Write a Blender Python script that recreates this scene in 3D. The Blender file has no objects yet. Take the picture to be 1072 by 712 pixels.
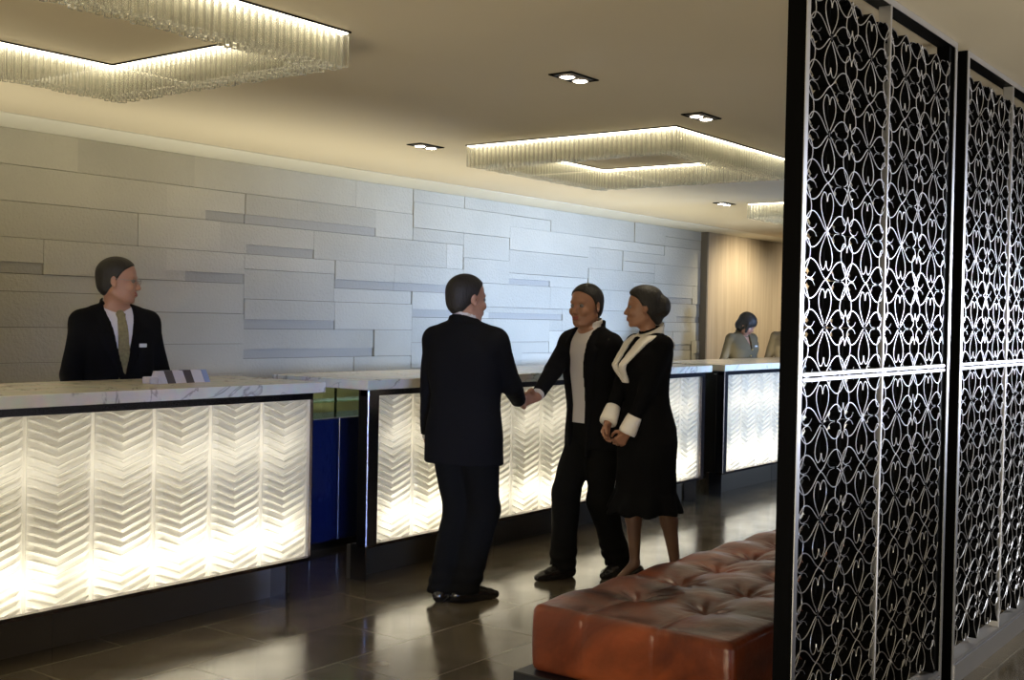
import bpy, math, random
import numpy as np
from mathutils import Vector, Matrix
C = bpy.context.scene.collection
PI = math.pi
rad = math.radians
RND = random.Random(7)

# ------------------------------------------------------------------ helpers
def tag(o, label=None, cat=None, group=None, kind=None):
    if label: o['label'] = label
    if cat: o['category'] = cat
    if group: o['group'] = group
    if kind: o['kind'] = kind
    return o

def empty(name, loc, rz=0.0):
    o = bpy.data.objects.new(name, None); C.objects.link(o)
    o.location = loc; o.rotation_euler = (0, 0, rz); o.empty_display_size = 0.1
    return o

def mesh_obj(name, verts, faces, mats, parent=None, fm=None, smooth=False):
    me = bpy.data.meshes.new(name)
    verts = np.asarray(verts, dtype=np.float32); nf = len(faces)
    me.from_pydata(verts.tolist(), [], [list(map(int, f)) for f in faces])
    for m in (mats if isinstance(mats, (list, tuple)) else [mats]): me.materials.append(m)
    if fm is not None: me.polygons.foreach_set('material_index', np.asarray(fm, dtype=np.int32))
    if smooth: me.polygons.foreach_set('use_smooth', np.ones(nf, dtype=bool))
    me.update()
    o = bpy.data.objects.new(name, me); C.objects.link(o)
    if parent: o.parent = parent
    return o

class MB:
    def __init__(s): s.v = []; s.f = []; s.m = []
    def add(s, vs, fs, m=0):
        n = len(s.v); s.v += [tuple(v) for v in vs]
        s.f += [tuple(i+n for i in f) for f in fs]; s.m += [m]*len(fs)
        return s
    def box(s, x0, x1, y0, y1, z0, z1, m=0, bev=0.0):
        if bev > 0:
            b = min(bev, (x1-x0)*.45, (y1-y0)*.45, (z1-z0)*.45)
            vs = []
            for (z, i) in ((z0, b), (z0+b, 0), (z1-b, 0), (z1, b)):
                X0, X1, Y0, Y1 = x0+i, x1-i, y0+i, y1-i
                c = b if i == 0 else b*.4
                vs += [(X0+c, Y0, z), (X1-c, Y0, z), (X1, Y0+c, z), (X1, Y1-c, z), (X1-c, Y1, z), (X0+c, Y1, z), (X0, Y1-c, z), (X0, Y0+c, z)]
            fs = [tuple(range(7, -1, -1)), tuple(range(24, 32))]
            for r in range(3):
                for k in range(8):
                    a = r*8+k; b2 = r*8+(k+1) % 8
                    fs.append((a, b2, b2+8, a+8))
            return s.add(vs, fs, m)
        vs = [(x0, y0, z0), (x1, y0, z0), (x1, y1, z0), (x0, y1, z0), (x0, y0, z1), (x1, y0, z1), (x1, y1, z1), (x0, y1, z1)]
        return s.add(vs, [(3, 2, 1, 0), (4, 5, 6, 7), (0, 1, 5, 4), (1, 2, 6, 5), (2, 3, 7, 6), (3, 0, 4, 7)], m)
    def tube(s, pts, r, n=8, m=0):
        pts = [Vector(p) for p in pts]; rs = r if isinstance(r, (list, tuple)) else [r]*len(pts)
        up = Vector((0, 0, 1)); base = len(s.v); vs = []
        for i, p in enumerate(pts):
            t = (pts[min(i+1, len(pts)-1)]-pts[max(i-1, 0)]).normalized()
            a = t.cross(up)
            if a.length < 1e-3: a = t.cross(Vector((1, 0, 0)))
            a.normalize(); b = t.cross(a)
            for k in range(n):
                q = p+(a*math.cos(2*PI*k/n)+b*math.sin(2*PI*k/n))*rs[i]; vs.append(tuple(q))
        fs = [(i*n+k, i*n+(k+1) % n, (i+1)*n+(k+1) % n, (i+1)*n+k) for i in range(len(pts)-1) for k in range(n)]
        fs += [tuple(range(n-1, -1, -1)), tuple((len(pts)-1)*n+k for k in range(n))]
        return s.add(vs, fs, m)
    def ball(s, c, r, n=12, m=0):
        r = r if isinstance(r, (tuple, list)) else (r, r, r); vs = []; fs = []
        k = n//2
        for i in range(k+1):
            t = PI*i/k
            for j in range(n):
                a = 2*PI*j/n
                vs.append((c[0]+r[0]*math.sin(t)*math.cos(a), c[1]+r[1]*math.sin(t)*math.sin(a), c[2]+r[2]*math.cos(t)))
        for i in range(k):
            for j in range(n):
                fs.append((i*n+j, (i+1)*n+j, (i+1)*n+(j+1) % n, i*n+(j+1) % n))
        return s.add(vs, fs, m)
    def build(s, name, mats, parent=None, smooth=False):
        return mesh_obj(name, s.v, s.f, mats, parent, s.m, smooth)

# ------------------------------------------------------------------ materials
def nodes(name):
    m = bpy.data.materials.new(name); m.use_nodes = True
    nt = m.node_tree; b = nt.nodes['Principled BSDF']
    return m, nt, b
def nd(nt, t, **kw):
    n = nt.nodes.new(t)
    for k, v in kw.items(): setattr(n, k, v)
    return n
def mat(name, col, rough=.5, metal=0, bump=0, bscale=80, var=0, vscale=4, spec=.5, coat=0, stretch=None, sheen=0):
    m, nt, b = nodes(name)
    b.inputs['Base Color'].default_value = (*col, 1); b.inputs['Roughness'].default_value = rough
    b.inputs['Metallic'].default_value = metal; b.inputs['Specular IOR Level'].default_value = spec
    b.inputs['Coat Weight'].default_value = coat
    if sheen: b.inputs['Sheen Weight'].default_value = sheen
    tc = nd(nt, 'ShaderNodeTexCoord'); mp = nd(nt, 'ShaderNodeMapping'); nt.links.new(tc.outputs['Object'], mp.inputs[0])
    if stretch: mp.inputs['Scale'].default_value = stretch
    if bump:
        n = nd(nt, 'ShaderNodeTexNoise'); n.inputs['Scale'].default_value = bscale; n.inputs['Detail'].default_value = 4
        bp = nd(nt, 'ShaderNodeBump'); bp.inputs['Strength'].default_value = bump; bp.inputs['Distance'].default_value = .01
        nt.links.new(mp.outputs[0], n.inputs['Vector']); nt.links.new(n.outputs['Fac'], bp.inputs['Height']); nt.links.new(bp.outputs[0], b.inputs['Normal'])
    if var:
        n = nd(nt, 'ShaderNodeTexNoise'); n.inputs['Scale'].default_value = vscale; n.inputs['Detail'].default_value = 5
        r = nd(nt, 'ShaderNodeMapRange'); r.inputs['From Min'].default_value = .3; r.inputs['From Max'].default_value = .7
        r.inputs['To Min'].default_value = 1-var; r.inputs['To Max'].default_value = 1+var
        mx = nd(nt, 'ShaderNodeVectorMath', operation='SCALE'); mx.inputs[0].default_value = col
        nt.links.new(mp.outputs[0], n.inputs['Vector']); nt.links.new(n.outputs['Fac'], r.inputs['Value']); nt.links.new(r.outputs[0], mx.inputs['Scale'])
        nt.links.new(mx.outputs[0], b.inputs['Base Color'])
    return m
def emis(name, col, st):
    m, nt, b = nodes(name); b.inputs['Base Color'].default_value = (0, 0, 0, 1)
    b.inputs['Emission Color'].default_value = (*col, 1); b.inputs['Emission Strength'].default_value = st
    return m

M_ceil = mat('ceiling_paint', (.66, .575, .41), .6, var=.03, vscale=.7)
M_ceil_lit = mat('ceiling_edge_lit', (.82, .79, .66), .6)  # same ceiling; its brighter light by the wall is put into the colour
M_dark = mat('black_gap', (.01, .01, .01), .9)
M_black = mat('blackened_steel', (.0018, .0018, .0018), .6, spec=.04)
M_steel = mat('polished_steel', (.75, .76, .80), .22, 1)
M_edge = mat('burnished_steel_edge', (.66, .66, .69), .36, .9)
M_strip = mat('dark_steel_strip', (.003, .003, .003), .7, spec=.06)  # scroll sides: dark surroundings mirrored in the steel are put into the colour
M_frame = mat('desk_frame_bronze', (.16, .13, .13), .25, 1)
M_bluesteel = mat('desk_rail_steel', (.30, .31, .36), .22, 1)
M_kick = mat('bronze_kick_panel', (.05, .040, .027), .35, .3, var=.1, vscale=3)
M_lacq = mat('black_lacquer_blue_sheen', (.009, .016, .070), .16, 0, bump=.5, bscale=7, spec=.8, coat=.3, stretch=(1, 1, .5))  # black lacquer; the blue daylight sheen is put into the base colour
M_suit = mat('black_suit_cloth', (.0055, .0055, .0065), .9, spec=.08)
M_suit2 = mat('dark_blue_suit_cloth', (.006, .006, .009), .9, spec=.08)
M_trou = mat('black_trouser_cloth', (.006, .006, .006), .9, spec=.08)
M_dress = mat('black_dress_cloth', (.0045, .0045, .005), .9, spec=.06)
M_shoe = mat('black_polished_leather', (.010, .009, .009), .22, spec=.6)
M_shirt = mat('white_shirt_cotton', (.62, .60, .62), .8)
M_cream = mat('cream_shirt_cotton', (.50, .47, .46), .8)
M_white = mat('white_collar_cotton', (.80, .76, .70), .8)
M_tie = mat('olive_silk_tie', (.20, .17, .075), .45, var=.25, vscale=60)
M_olive = mat('olive_uniform_cloth', (.115, .092, .050), .85, bump=.1, bscale=250)
M_tan = mat('tan_uniform_cloth', (.20, .155, .09), .85, bump=.1, bscale=250)
M_skin = mat('skin', (.36, .19, .125), .5, var=.05, vscale=12)
M_skin2 = mat('skin_tanned', (.30, .145, .085), .5, var=.05, vscale=12)
M_stock = mat('skin_stockings', (.16, .085, .055), .5)
M_lip = mat('lips', (.26, .07, .06), .45)
M_hair = mat('black_hair', (.009, .007, .006), .6, bump=.5, bscale=120, stretch=(1, 1, .15))
M_eye = mat('eye_white', (.16, .14, .13), .4)
M_iris = mat('iris_dark', (.01, .007, .006), .3)
M_badge = mat('badge_white', (.7, .7, .72), .4)
M_gold = mat('gold_button', (.75, .55, .15), .3, 1)
M_glasses = mat('spectacle_wire', (.25, .24, .22), .3, 1)
M_plinth = mat('bench_plinth_black', (.008, .008, .009), .4)
M_card = mat('card_holder_pale', (.55, .50, .47), .5)
M_carddark = mat('card_dark_print', (.055, .045, .045), .5)
M_cardblue = mat('card_holder_blue_end', (.22, .27, .40), .4)

def m_leather():
    m, nt, b = nodes('cognac_leather'); L = nt.links.new
    tc = nd(nt, 'ShaderNodeTexCoord')
    n = nd(nt, 'ShaderNodeTexNoise'); n.inputs['Scale'].default_value = 3.2; n.inputs['Detail'].default_value = 6; n.inputs['Distortion'].default_value = .8
    L(tc.outputs['Object'], n.inputs['Vector'])
    cr = nd(nt, 'ShaderNodeValToRGB'); e = cr.color_ramp.elements
    e[0].position = .32; e[0].color = (.034, .008, .004, 1); e[1].position = .68; e[1].color = (.25, .056, .014, 1)
    x = cr.color_ramp.elements.new(.5); x.color = (.13, .027, .008, 1)
    L(n.outputs['Fac'], cr.inputs[0]); L(cr.outputs[0], b.inputs['Base Color'])
    b.inputs['Roughness'].default_value = .29; b.inputs['Specular IOR Level'].default_value = .45
    n2 = nd(nt, 'ShaderNodeTexNoise'); n2.inputs['Scale'].default_value = 14; n2.inputs['Detail'].default_value = 5
    n3 = nd(nt, 'ShaderNodeTexVoronoi'); n3.inputs['Scale'].default_value = 260
    L(tc.outputs['Object'], n2.inputs['Vector']); L(tc.outputs['Object'], n3.inputs['Vector'])
    b1 = nd(nt, 'ShaderNodeBump'); b1.inputs['Strength'].default_value = .35; b1.inputs['Distance'].default_value = .012
    b2 = nd(nt, 'ShaderNodeBump'); b2.inputs['Strength'].default_value = .12; b2.inputs['Distance'].default_value = .002
    L(n2.outputs['Fac'], b1.inputs['Height']); L(n3.outputs['Distance'], b2.inputs['Height'])
    L(b1.outputs[0], b2.inputs['Normal']); L(b2.outputs[0], b.inputs['Normal'])
    return m
M_leather = m_leather()

def m_marble():
    m, nt, b = nodes('veined_marble'); L = nt.links.new
    tc = nd(nt, 'ShaderNodeTexCoord')
    n = nd(nt, 'ShaderNodeTexNoise'); n.inputs['Scale'].default_value = 2.2; n.inputs['Detail'].default_value = 8; n.inputs['Distortion'].default_value = 1.4
    L(tc.outputs['Object'], n.inputs['Vector'])
    cr = nd(nt, 'ShaderNodeValToRGB'); e = cr.color_ramp.elements
    e[0].position = .488; e[0].color = (.66, .63, .54, 1); e[1].position = .512; e[1].color = (.66, .63, .54, 1)
    x = cr.color_ramp.elements.new(.5); x.color = (.33, .31, .28, 1)
    n2 = nd(nt, 'ShaderNodeTexNoise'); n2.inputs['Scale'].default_value = 12; n2.inputs['Detail'].default_value = 6
    L(tc.outputs['Object'], n2.inputs['Vector'])
    mx = nd(nt, 'ShaderNodeMix', data_type='RGBA', blend_type='MULTIPLY'); mx.inputs['Factor'].default_value = .35
    L(n.outputs['Fac'], cr.inputs[0]); L(cr.outputs[0], mx.inputs[6]); L(n2.outputs['Color'], mx.inputs[7]); L(mx.outputs[2], b.inputs['Base Color'])
    b.inputs['Roughness'].default_value = .22
    return m
M_marble = m_marble()

def m_stone():
    m, nt, b = nodes('bush_hammered_stone'); L = nt.links.new
    tc = nd(nt, 'ShaderNodeTexCoord'); g = nd(nt, 'ShaderNodeNewGeometry')
    n = nd(nt, 'ShaderNodeTexNoise'); n.inputs['Scale'].default_value = 48; n.inputs['Detail'].default_value = 3
    n2 = nd(nt, 'ShaderNodeTexNoise'); n2.inputs['Scale'].default_value = 1.6; n2.inputs['Detail'].default_value = 6
    for q in (n, n2): L(tc.outputs['Object'], q.inputs['Vector'])
    r = nd(nt, 'ShaderNodeMapRange'); r.inputs['To Min'].default_value = .90; r.inputs['To Max'].default_value = 1.06
    L(g.outputs['Random Per Island'], r.inputs['Value'])
    r2 = nd(nt, 'ShaderNodeMapRange'); r2.inputs['From Min'].default_value = .3; r2.inputs['From Max'].default_value = .7; r2.inputs['To Min'].default_value = .93; r2.inputs['To Max'].default_value = 1.05
    L(n2.outputs['Fac'], r2.inputs['Value'])
    mu = nd(nt, 'ShaderNodeMath', operation='MULTIPLY'); L(r.outputs[0], mu.inputs[0]); L(r2.outputs[0], mu.inputs[1])
    vs = nd(nt, 'ShaderNodeVectorMath', operation='SCALE'); vs.inputs[0].default_value = (.49, .46, .37); L(mu.outputs[0], vs.inputs['Scale'])
    L(vs.outputs[0], b.inputs['Base Color']); b.inputs['Roughness'].default_value = .75; b.inputs['Specular IOR Level'].default_value = .35
    bp = nd(nt, 'ShaderNodeBump'); bp.inputs['Strength'].default_value = .55; bp.inputs['Distance'].default_value = .012
    L(n.outputs['Fac'], bp.inputs['Height']); L(bp.outputs[0], b.inputs['Normal'])
    return m
M_stone = m_stone()
M_stoneshade = mat('stone_recess_shade', (.37, .352, .30), .8, bump=.4, bscale=48)  # smoother recessed strips; shade of the recess is put into the darker tone

def m_floor():
    m, nt, b = nodes('polished_dark_stone_tiles'); L = nt.links.new
    tc = nd(nt, 'ShaderNodeTexCoord')
    br = nd(nt, 'ShaderNodeTexBrick'); br.offset = .5; br.inputs['Scale'].default_value = 1
    br.inputs['Brick Width'].default_value = .9; br.inputs['Row Height'].default_value = .45; br.inputs['Mortar Size'].default_value = .003
    br.inputs['Color1'].default_value = (.092, .075, .050, 1); br.inputs['Color2'].default_value = (.118, .096, .064, 1); br.inputs['Mortar'].default_value = (.17, .15, .11, 1)
    n = nd(nt, 'ShaderNodeTexNoise'); n.inputs['Scale'].default_value = 5; n.inputs['Detail'].default_value = 8
    L(tc.outputs['Object'], br.inputs['Vector']); L(tc.outputs['Object'], n.inputs['Vector'])
    mx = nd(nt, 'ShaderNodeMix', data_type='RGBA', blend_type='OVERLAY'); mx.inputs['Factor'].default_value = .5
    L(br.outputs['Color'], mx.inputs[6]); L(n.outputs['Fac'], mx.inputs[7]); L(mx.outputs[2], b.inputs['Base Color'])
    r = nd(nt, 'ShaderNodeMapRange'); r.inputs['From Min'].default_value = .3; r.inputs['From Max'].default_value = .7; r.inputs['To Min'].default_value = .10; r.inputs['To Max'].default_value = .20
    L(n.outputs['Fac'], r.inputs['Value']); L(r.outputs[0], b.inputs['Roughness'])
    b.inputs['Specular IOR Level'].default_value = .75
    bp = nd(nt, 'ShaderNodeBump'); bp.inputs['Strength'].default_value = .25; bp.inputs['Distance'].default_value = .003
    n2 = nd(nt, 'ShaderNodeTexNoise'); n2.inputs['Scale'].default_value = 7
    L(tc.outputs['Object'], n2.inputs['Vector'])
    ad = nd(nt, 'ShaderNodeMath', operation='SUBTRACT'); L(n2.outputs['Fac'], ad.inputs[0]); L(br.outputs['Fac'], ad.inputs[1])
    L(ad.outputs[0], bp.inputs['Height']); L(bp.outputs[0], b.inputs['Normal'])
    return m
M_floor = m_floor()

def m_wood():
    m, nt, b = nodes('pale_veneer'); L = nt.links.new
    tc = nd(nt, 'ShaderNodeTexCoord'); mp = nd(nt, 'ShaderNodeMapping'); mp.inputs['Scale'].default_value = (9, 9, .5)
    n = nd(nt, 'ShaderNodeTexNoise'); n.inputs['Scale'].default_value = 2; n.inputs['Detail'].default_value = 7; n.inputs['Distortion'].default_value = .4
    L(tc.outputs['Object'], mp.inputs[0]); L(mp.outputs[0], n.inputs['Vector'])
    cr = nd(nt, 'ShaderNodeValToRGB'); e = cr.color_ramp.elements
    e[0].position = .3; e[0].color = (.47, .37, .25, 1); e[1].position = .7; e[1].color = (.60, .50, .36, 1)
    L(n.outputs['Fac'], cr.inputs[0]); L(cr.outputs[0], b.inputs['Base Color']); b.inputs['Roughness'].default_value = .4
    return m
M_wood = m_wood()

def m_translucent():
    m = bpy.data.materials.new('frosted_pressed_glass'); m.use_nodes = True; nt = m.node_tree; nt.nodes.clear(); L = nt.links.new
    o = nd(nt, 'ShaderNodeOutputMaterial'); t = nd(nt, 'ShaderNodeBsdfTranslucent'); t.inputs[0].default_value = (.93, .90, .80, 1)
    d = nd(nt, 'ShaderNodeBsdfDiffuse'); d.inputs[0].default_value = (.62, .60, .54, 1)
    g = nd(nt, 'ShaderNodeBsdfGlossy'); g.inputs['Roughness'].default_value = .18
    a = nd(nt, 'ShaderNodeMixShader'); a.inputs[0].default_value = .28; L(t.outputs[0], a.inputs[1]); L(d.outputs[0], a.inputs[2])
    f = nd(nt, 'ShaderNodeFresnel'); f.inputs[0].default_value = 1.45
    c = nd(nt, 'ShaderNodeMixShader'); L(f.outputs[0], c.inputs[0]); L(a.outputs[0], c.inputs[1]); L(g.outputs[0], c.inputs[2])
    L(c.outputs[0], o.inputs[0]); return m
M_pglass = m_translucent()
M_reflector = mat('white_reflector', (.85, .84, .80), .7)

def m_glass(name, col, rough=0.02, ior=1.45):
    m, nt, b = nodes(name); b.inputs['Base Color'].default_value = (*col, 1); b.inputs['Transmission Weight'].default_value = 1
    b.inputs['Roughness'].default_value = rough; b.inputs['IOR'].default_value = ior
    return m
M_rodglass = m_glass('clear_glass_rod', (.97, .96, .90), .08)
def m_rod():
    m = bpy.data.materials.new('satin_glass_rod'); m.use_nodes = True; nt = m.node_tree; nt.nodes.clear(); L = nt.links.new
    o = nd(nt, 'ShaderNodeOutputMaterial'); p = nd(nt, 'ShaderNodeBsdfPrincipled'); p.inputs['Transmission Weight'].default_value = 1
    p.inputs['Roughness'].default_value = .03; p.inputs['Base Color'].default_value = (.98, .97, .92, 1); p.inputs['IOR'].default_value = 1.45
    t = nd(nt, 'ShaderNodeBsdfTranslucent'); t.inputs[0].default_value = (.90, .88, .76, 1)
    a = nd(nt, 'ShaderNodeMixShader'); a.inputs[0].default_value = .18
    L(p.outputs[0], a.inputs[1]); L(t.outputs[0], a.inputs[2]); L(a.outputs[0], o.inputs[0]); return m
M_rod = m_rod()
M_green = m_glass('green_edge_glass', (.62, .80, .55), .05)
M_ring = emis('warm_led_band', (1.0, .91, .70), 6.5)
M_tube = emis('fluorescent_tube', (1.0, .93, .77), 16.0)
M_filltube = emis('upper_fill_tube', (1.0, .93, .79), 4.2)  # added dim tube, lifts the upper half of the desk glass
M_lamp = emis('halogen_lamp', (1.0, .93, .78), 30.0)

# ------------------------------------------------------------------ room shell
H = 2.65; YW = 7.05; YD = 4.60
def struct(o): o['kind'] = 'structure'; return o
fl = MB().box(-3.2, 23, -3.2, 7.3, -.1, 0); struct(fl.build('floor', M_floor))
ce = MB().box(-3.2, 23, -3.2, 6.50, H, H+.1); struct(ce.build('ceiling', M_ceil))
ce2 = MB().box(-3.2, 13.1, 6.535, 7.3, H, H+.1); ce2.box(13.1, 23, 6.50, 7.3, H, H+.1)
struct(ce2.build('ceiling_strip', M_ceil_lit))
struct(MB().box(-3.2, 13.1, 6.50, 6.535, H+.05, H+.1).build('trim_1', M_dark))
struct(MB().box(22.9, 23, -3.2, 7.3, 0, H).build('wall_far', mat('far_wall_paint', (.05, .045, .04), .8)))
wr_ = MB().box(-3.2, -2.35, -3.3, -3.2, 0, H); wr_.box(-.85, 8.0, -3.3, -3.2, 0, H); wr_.box(-2.35, -.85, -3.3, -3.2, 0, 1.1); wr_.box(-2.35, -.85, -3.3, -3.2, 2.1, H); wr_.box(16.2, 23, -3.3, -3.2, 0, H); wr_.box(8.0, 16.2, -3.3, -3.2, 0, 1.0); wr_.box(8.0, 16.2, -3.3, -3.2, 2.15, H)
struct(wr_.build('wall_right', mat('right_wall_paint', (.10, .09, .08), .8)))
wf = MB()
for k in range(7): wf.box(8.0+k*8.2/6-.03, 8.0+k*8.2/6+.03, -3.28, -3.20, 1.0, 2.15)
struct(wf.build('window_1', M_black))
wf = MB()
for xq in (-2.35, -1.63, -.91): wf.box(xq, xq+.06, -3.28, -3.20, 1.1, 2.1)
struct(wf.build('added_window', M_black))  # unseen window, added for the cool light on the desk gap
struct(MB().box(-3.3, -3.2, -3.2, 7.3, 0, H).build('wall_near', mat('near_wall_paint', (.06, .055, .05), .8)))

def stone_wall():
    mb = MB(); x0, x1 = -1.0, 13.42; cw, ch = .24, .1152; nx = int((x1-x0)/cw); nz = 23
    cw = (x1-x0)/nx; occ = np.zeros((nx, nz), bool); g = .0016; rr = random.Random(3)
    for k in range(nz-1, -1, -1):
        i = 0
        while i < nx:
            if occ[i, k]: i += 1; continue
            w = rr.choice((3, 4, 5, 6, 7)); tall = k > 0 and rr.random() < .62; n = 0
            while n < w and i+n < nx and not occ[i+n, k]: n += 1
            hh = 2 if tall else 1
            occ[i:i+n, k-hh+1:k+1] = True
            a, b = x0+i*cw+g, x0+(i+n)*cw-g; zt = (k+1)*ch-g; zb = (k-hh+1)*ch+g; p = YW-rr.choice((0, .004, .008, .014))
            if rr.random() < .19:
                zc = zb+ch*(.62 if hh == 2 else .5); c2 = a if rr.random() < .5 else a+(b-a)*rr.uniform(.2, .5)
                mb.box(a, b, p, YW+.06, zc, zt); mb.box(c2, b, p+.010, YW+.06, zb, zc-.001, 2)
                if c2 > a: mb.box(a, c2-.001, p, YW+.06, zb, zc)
            else: mb.box(a, b, p, YW+.06, zb, zt)
            i += n
    mb.box(x0-2.2, x0, YW, YW+.06, 0, H)
    mb.box(x0-2.2, x1+.1, YW+.03, YW+.2, 0, H, 1)
    struct(mb.build('wall_left', [M_stone, M_dark, M_stoneshade]))
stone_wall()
wd = MB(); xx = 13.42
wd.box(13.42, 22.9, 6.96, 7.2, 0, H)
struct(wd.build('wall_back', M_wood))
struct(MB().box(13.385, 13.42, 6.95, 7.2, 0, H).build('trim_2', mat('wood_edge_strip', (.22, .19, .15), .5)))

# ------------------------------------------------------------------ ring lights with glass rods
def ring_light(x0, x1, y0, y1, label, seen_rods=100, drop=.145, W=.15):
    r = empty('ring_chandelier', (x0, y0, H)); tag(r, label, 'ceiling light', 'square glass rod ceiling lights')
    A, B = x1-x0, y1-y0
    def ringbox(mb, e0, e1, z0, z1, m=0):
        mb.box(e0, A-e0, e0, e1, z0, z1, m); mb.box(e0, A-e0, B-e1, B-e0, z0, z1, m)
        mb.box(e0, e1, e1, B-e1, z0, z1, m); mb.box(A-e1, A-e0, e1, B-e1, z0, z1, m)
    mb = MB(); ringbox(mb, -.003, W+.003, -.006, 0); mb.build('mounting_plate', M_strip, r)
    mb = MB(); ringbox(mb, .006, W-.006, -.010, -.006); mb.build('led_band', M_ring, r)
    pitch = .034; s = .0105; offs = [.014, .055, .096, .136]; pts = []
    for o in offs:
        for (ax, n) in (('x', int((A-2*o)/pitch)), ('y', int((B-2*o)/pitch))):
            L = (A if ax == 'x' else B)-2*o; n = max(n, 1); st = L/n
            for k in range(n):
                t = o+k*st
                pts.append((t, o) if ax == 'x' else (A-o, t)); pts.append((A-t, B-o) if ax == 'x' else (o, B-t))
    rr = random.Random(int(x0*10)); me = MB().box(-s, s, -s, s, -drop, -.014, 0, bev=.002)
    d2 = lambda p: (p[0]+x0)**2+(p[1]+y0)**2
    pts.sort(key=d2)
    first = None
    for (px, py) in pts[:seen_rods]:
        if first is None: o = first = me.build('glass_rod', M_rod, r)
        else: o = first.copy(); C.objects.link(o); o.parent = r
        o.location = (px, py, 0); o.rotation_euler = (0, 0, rr.uniform(-.12, .12)); o.scale = (1, 1, rr.uniform(.97, 1.03))
    mb = MB()
    for (px, py) in pts[seen_rods:]:
        z = -drop*rr.uniform(.97, 1.03); mb.box(px-s, px+s, py-s, py+s, z, -.014, 0, bev=.002)
    o = mb.build('glass_rods', M_rod, r); o['kind'] = 'stuff'
    return r
ring_light(1.80, 3.41, 3.40, 4.95, 'large square ring of lit glass rods on the ceiling above the nearest desk')
ring_light(6.06, 7.68, 3.37, 4.95, 'middle square ring of lit glass rods, above and beyond the shaking hands')
ring_light(10.32, 11.94, 3.37, 4.95, 'farthest and smallest ring of glass rods, half hidden by the screen post')

def downlight(x, y, label, lamps=2, aim=None, LX=.235, LY=.13):
    r = empty('downlight', (x, y, H)); tag(r, label, 'downlight', 'recessed downlights')
    mb = MB(); w = .008
    for (a, b, c, d) in ((-LX/2, LX/2, -LY/2, -LY/2+w), (-LX/2, LX/2, LY/2-w, LY/2), (-LX/2, -LX/2+w, -LY/2, LY/2), (LX/2-w, LX/2, -LY/2, LY/2)): mb.box(a, b, c, d, -.006, 0)
    mb.build('trim_frame', M_strip, r)
    MB().box(-LX/2+w, LX/2-w, -LY/2+w, LY/2-w, -.002, 0).build('recess', M_kick, r)
    for k in range(lamps):
        cx = (k-(lamps-1)/2)*LX/lamps*.95
        m2 = MB(); m2.tube([(cx, 0, -.002), (cx, 0, -.012)], [.038, .042], 16); lr = m2.build('lamp_ring', M_card, r)
        m3 = MB(); m3.tube([(cx, .0, -.011), (cx, 0, -.0145)], [.036, .028], 16); m3.build('lamp', M_lamp, lr)
downlight(4.615, 3.12, 'recessed downlight with bright lamps, nearest one in the open ceiling')
downlight(5.86, 3.10, 'recessed downlight beside the screen above the middle glass rod light')
downlight(5.95, 5.21, 'recessed downlight over the long desk, left of the middle glass rod light')
downlight(10.24, 5.15, 'small distant recessed downlight between the two farther glass rod lights')

# ------------------------------------------------------------------ desks
def chevron(x0, ncell, cw, z0, z1, y, flip=False):
    """pressed glass sheet with herring-bone ribs"""
    ribs = int(round((z1-z0)/.0405)); dz = (z1-z0)/ribs; vs = []; fs = []
    prof = [(0, 0.0), (.22, .013), (.70, .017), (.90, .003)]
    nu = 8
    for c in range(ncell):
        for hlf in (0, 1):
            b = len(vs)
            us = [0, .03, .06, .25, .5, .75, .94, .97, 1]
            rows = []
            for i in range(-3, ribs+3):
                for (t, d) in prof: rows.append((i+t, d))
            for (i, d) in rows:
                for u in us:
                    uu = u if hlf == 0 else 1-u           # 0 at divider 1 at cell centre
                    z = z0+i*dz-(.064*uu-.032); zc = min(max(z, z0), z1)
                    x = x0+c*cw+(u+hlf)*cw/2
                    fold = .020*uu
                    yy = y+.004-d*(1 if abs(zc-z) < 1e-6 else .2)*(1 if .07 < uu else 0)+fold-(.010 if uu < .01 else .006 if uu < .04 else 0)
                    vs.append((x, yy, zc))
            n = nu+1
            for r in range(len(rows)-1):
                for k in range(nu):
                    q = (b+r*n+k, b+r*n+k+1, b+(r+1)*n+k+1, b+(r+1)*n+k)
                    if abs(vs[q[0]][2]-vs[q[3]][2])+abs(vs[q[1]][2]-vs[q[2]][2]) > 1e-6: fs.append(q)
    return vs, fs

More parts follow.
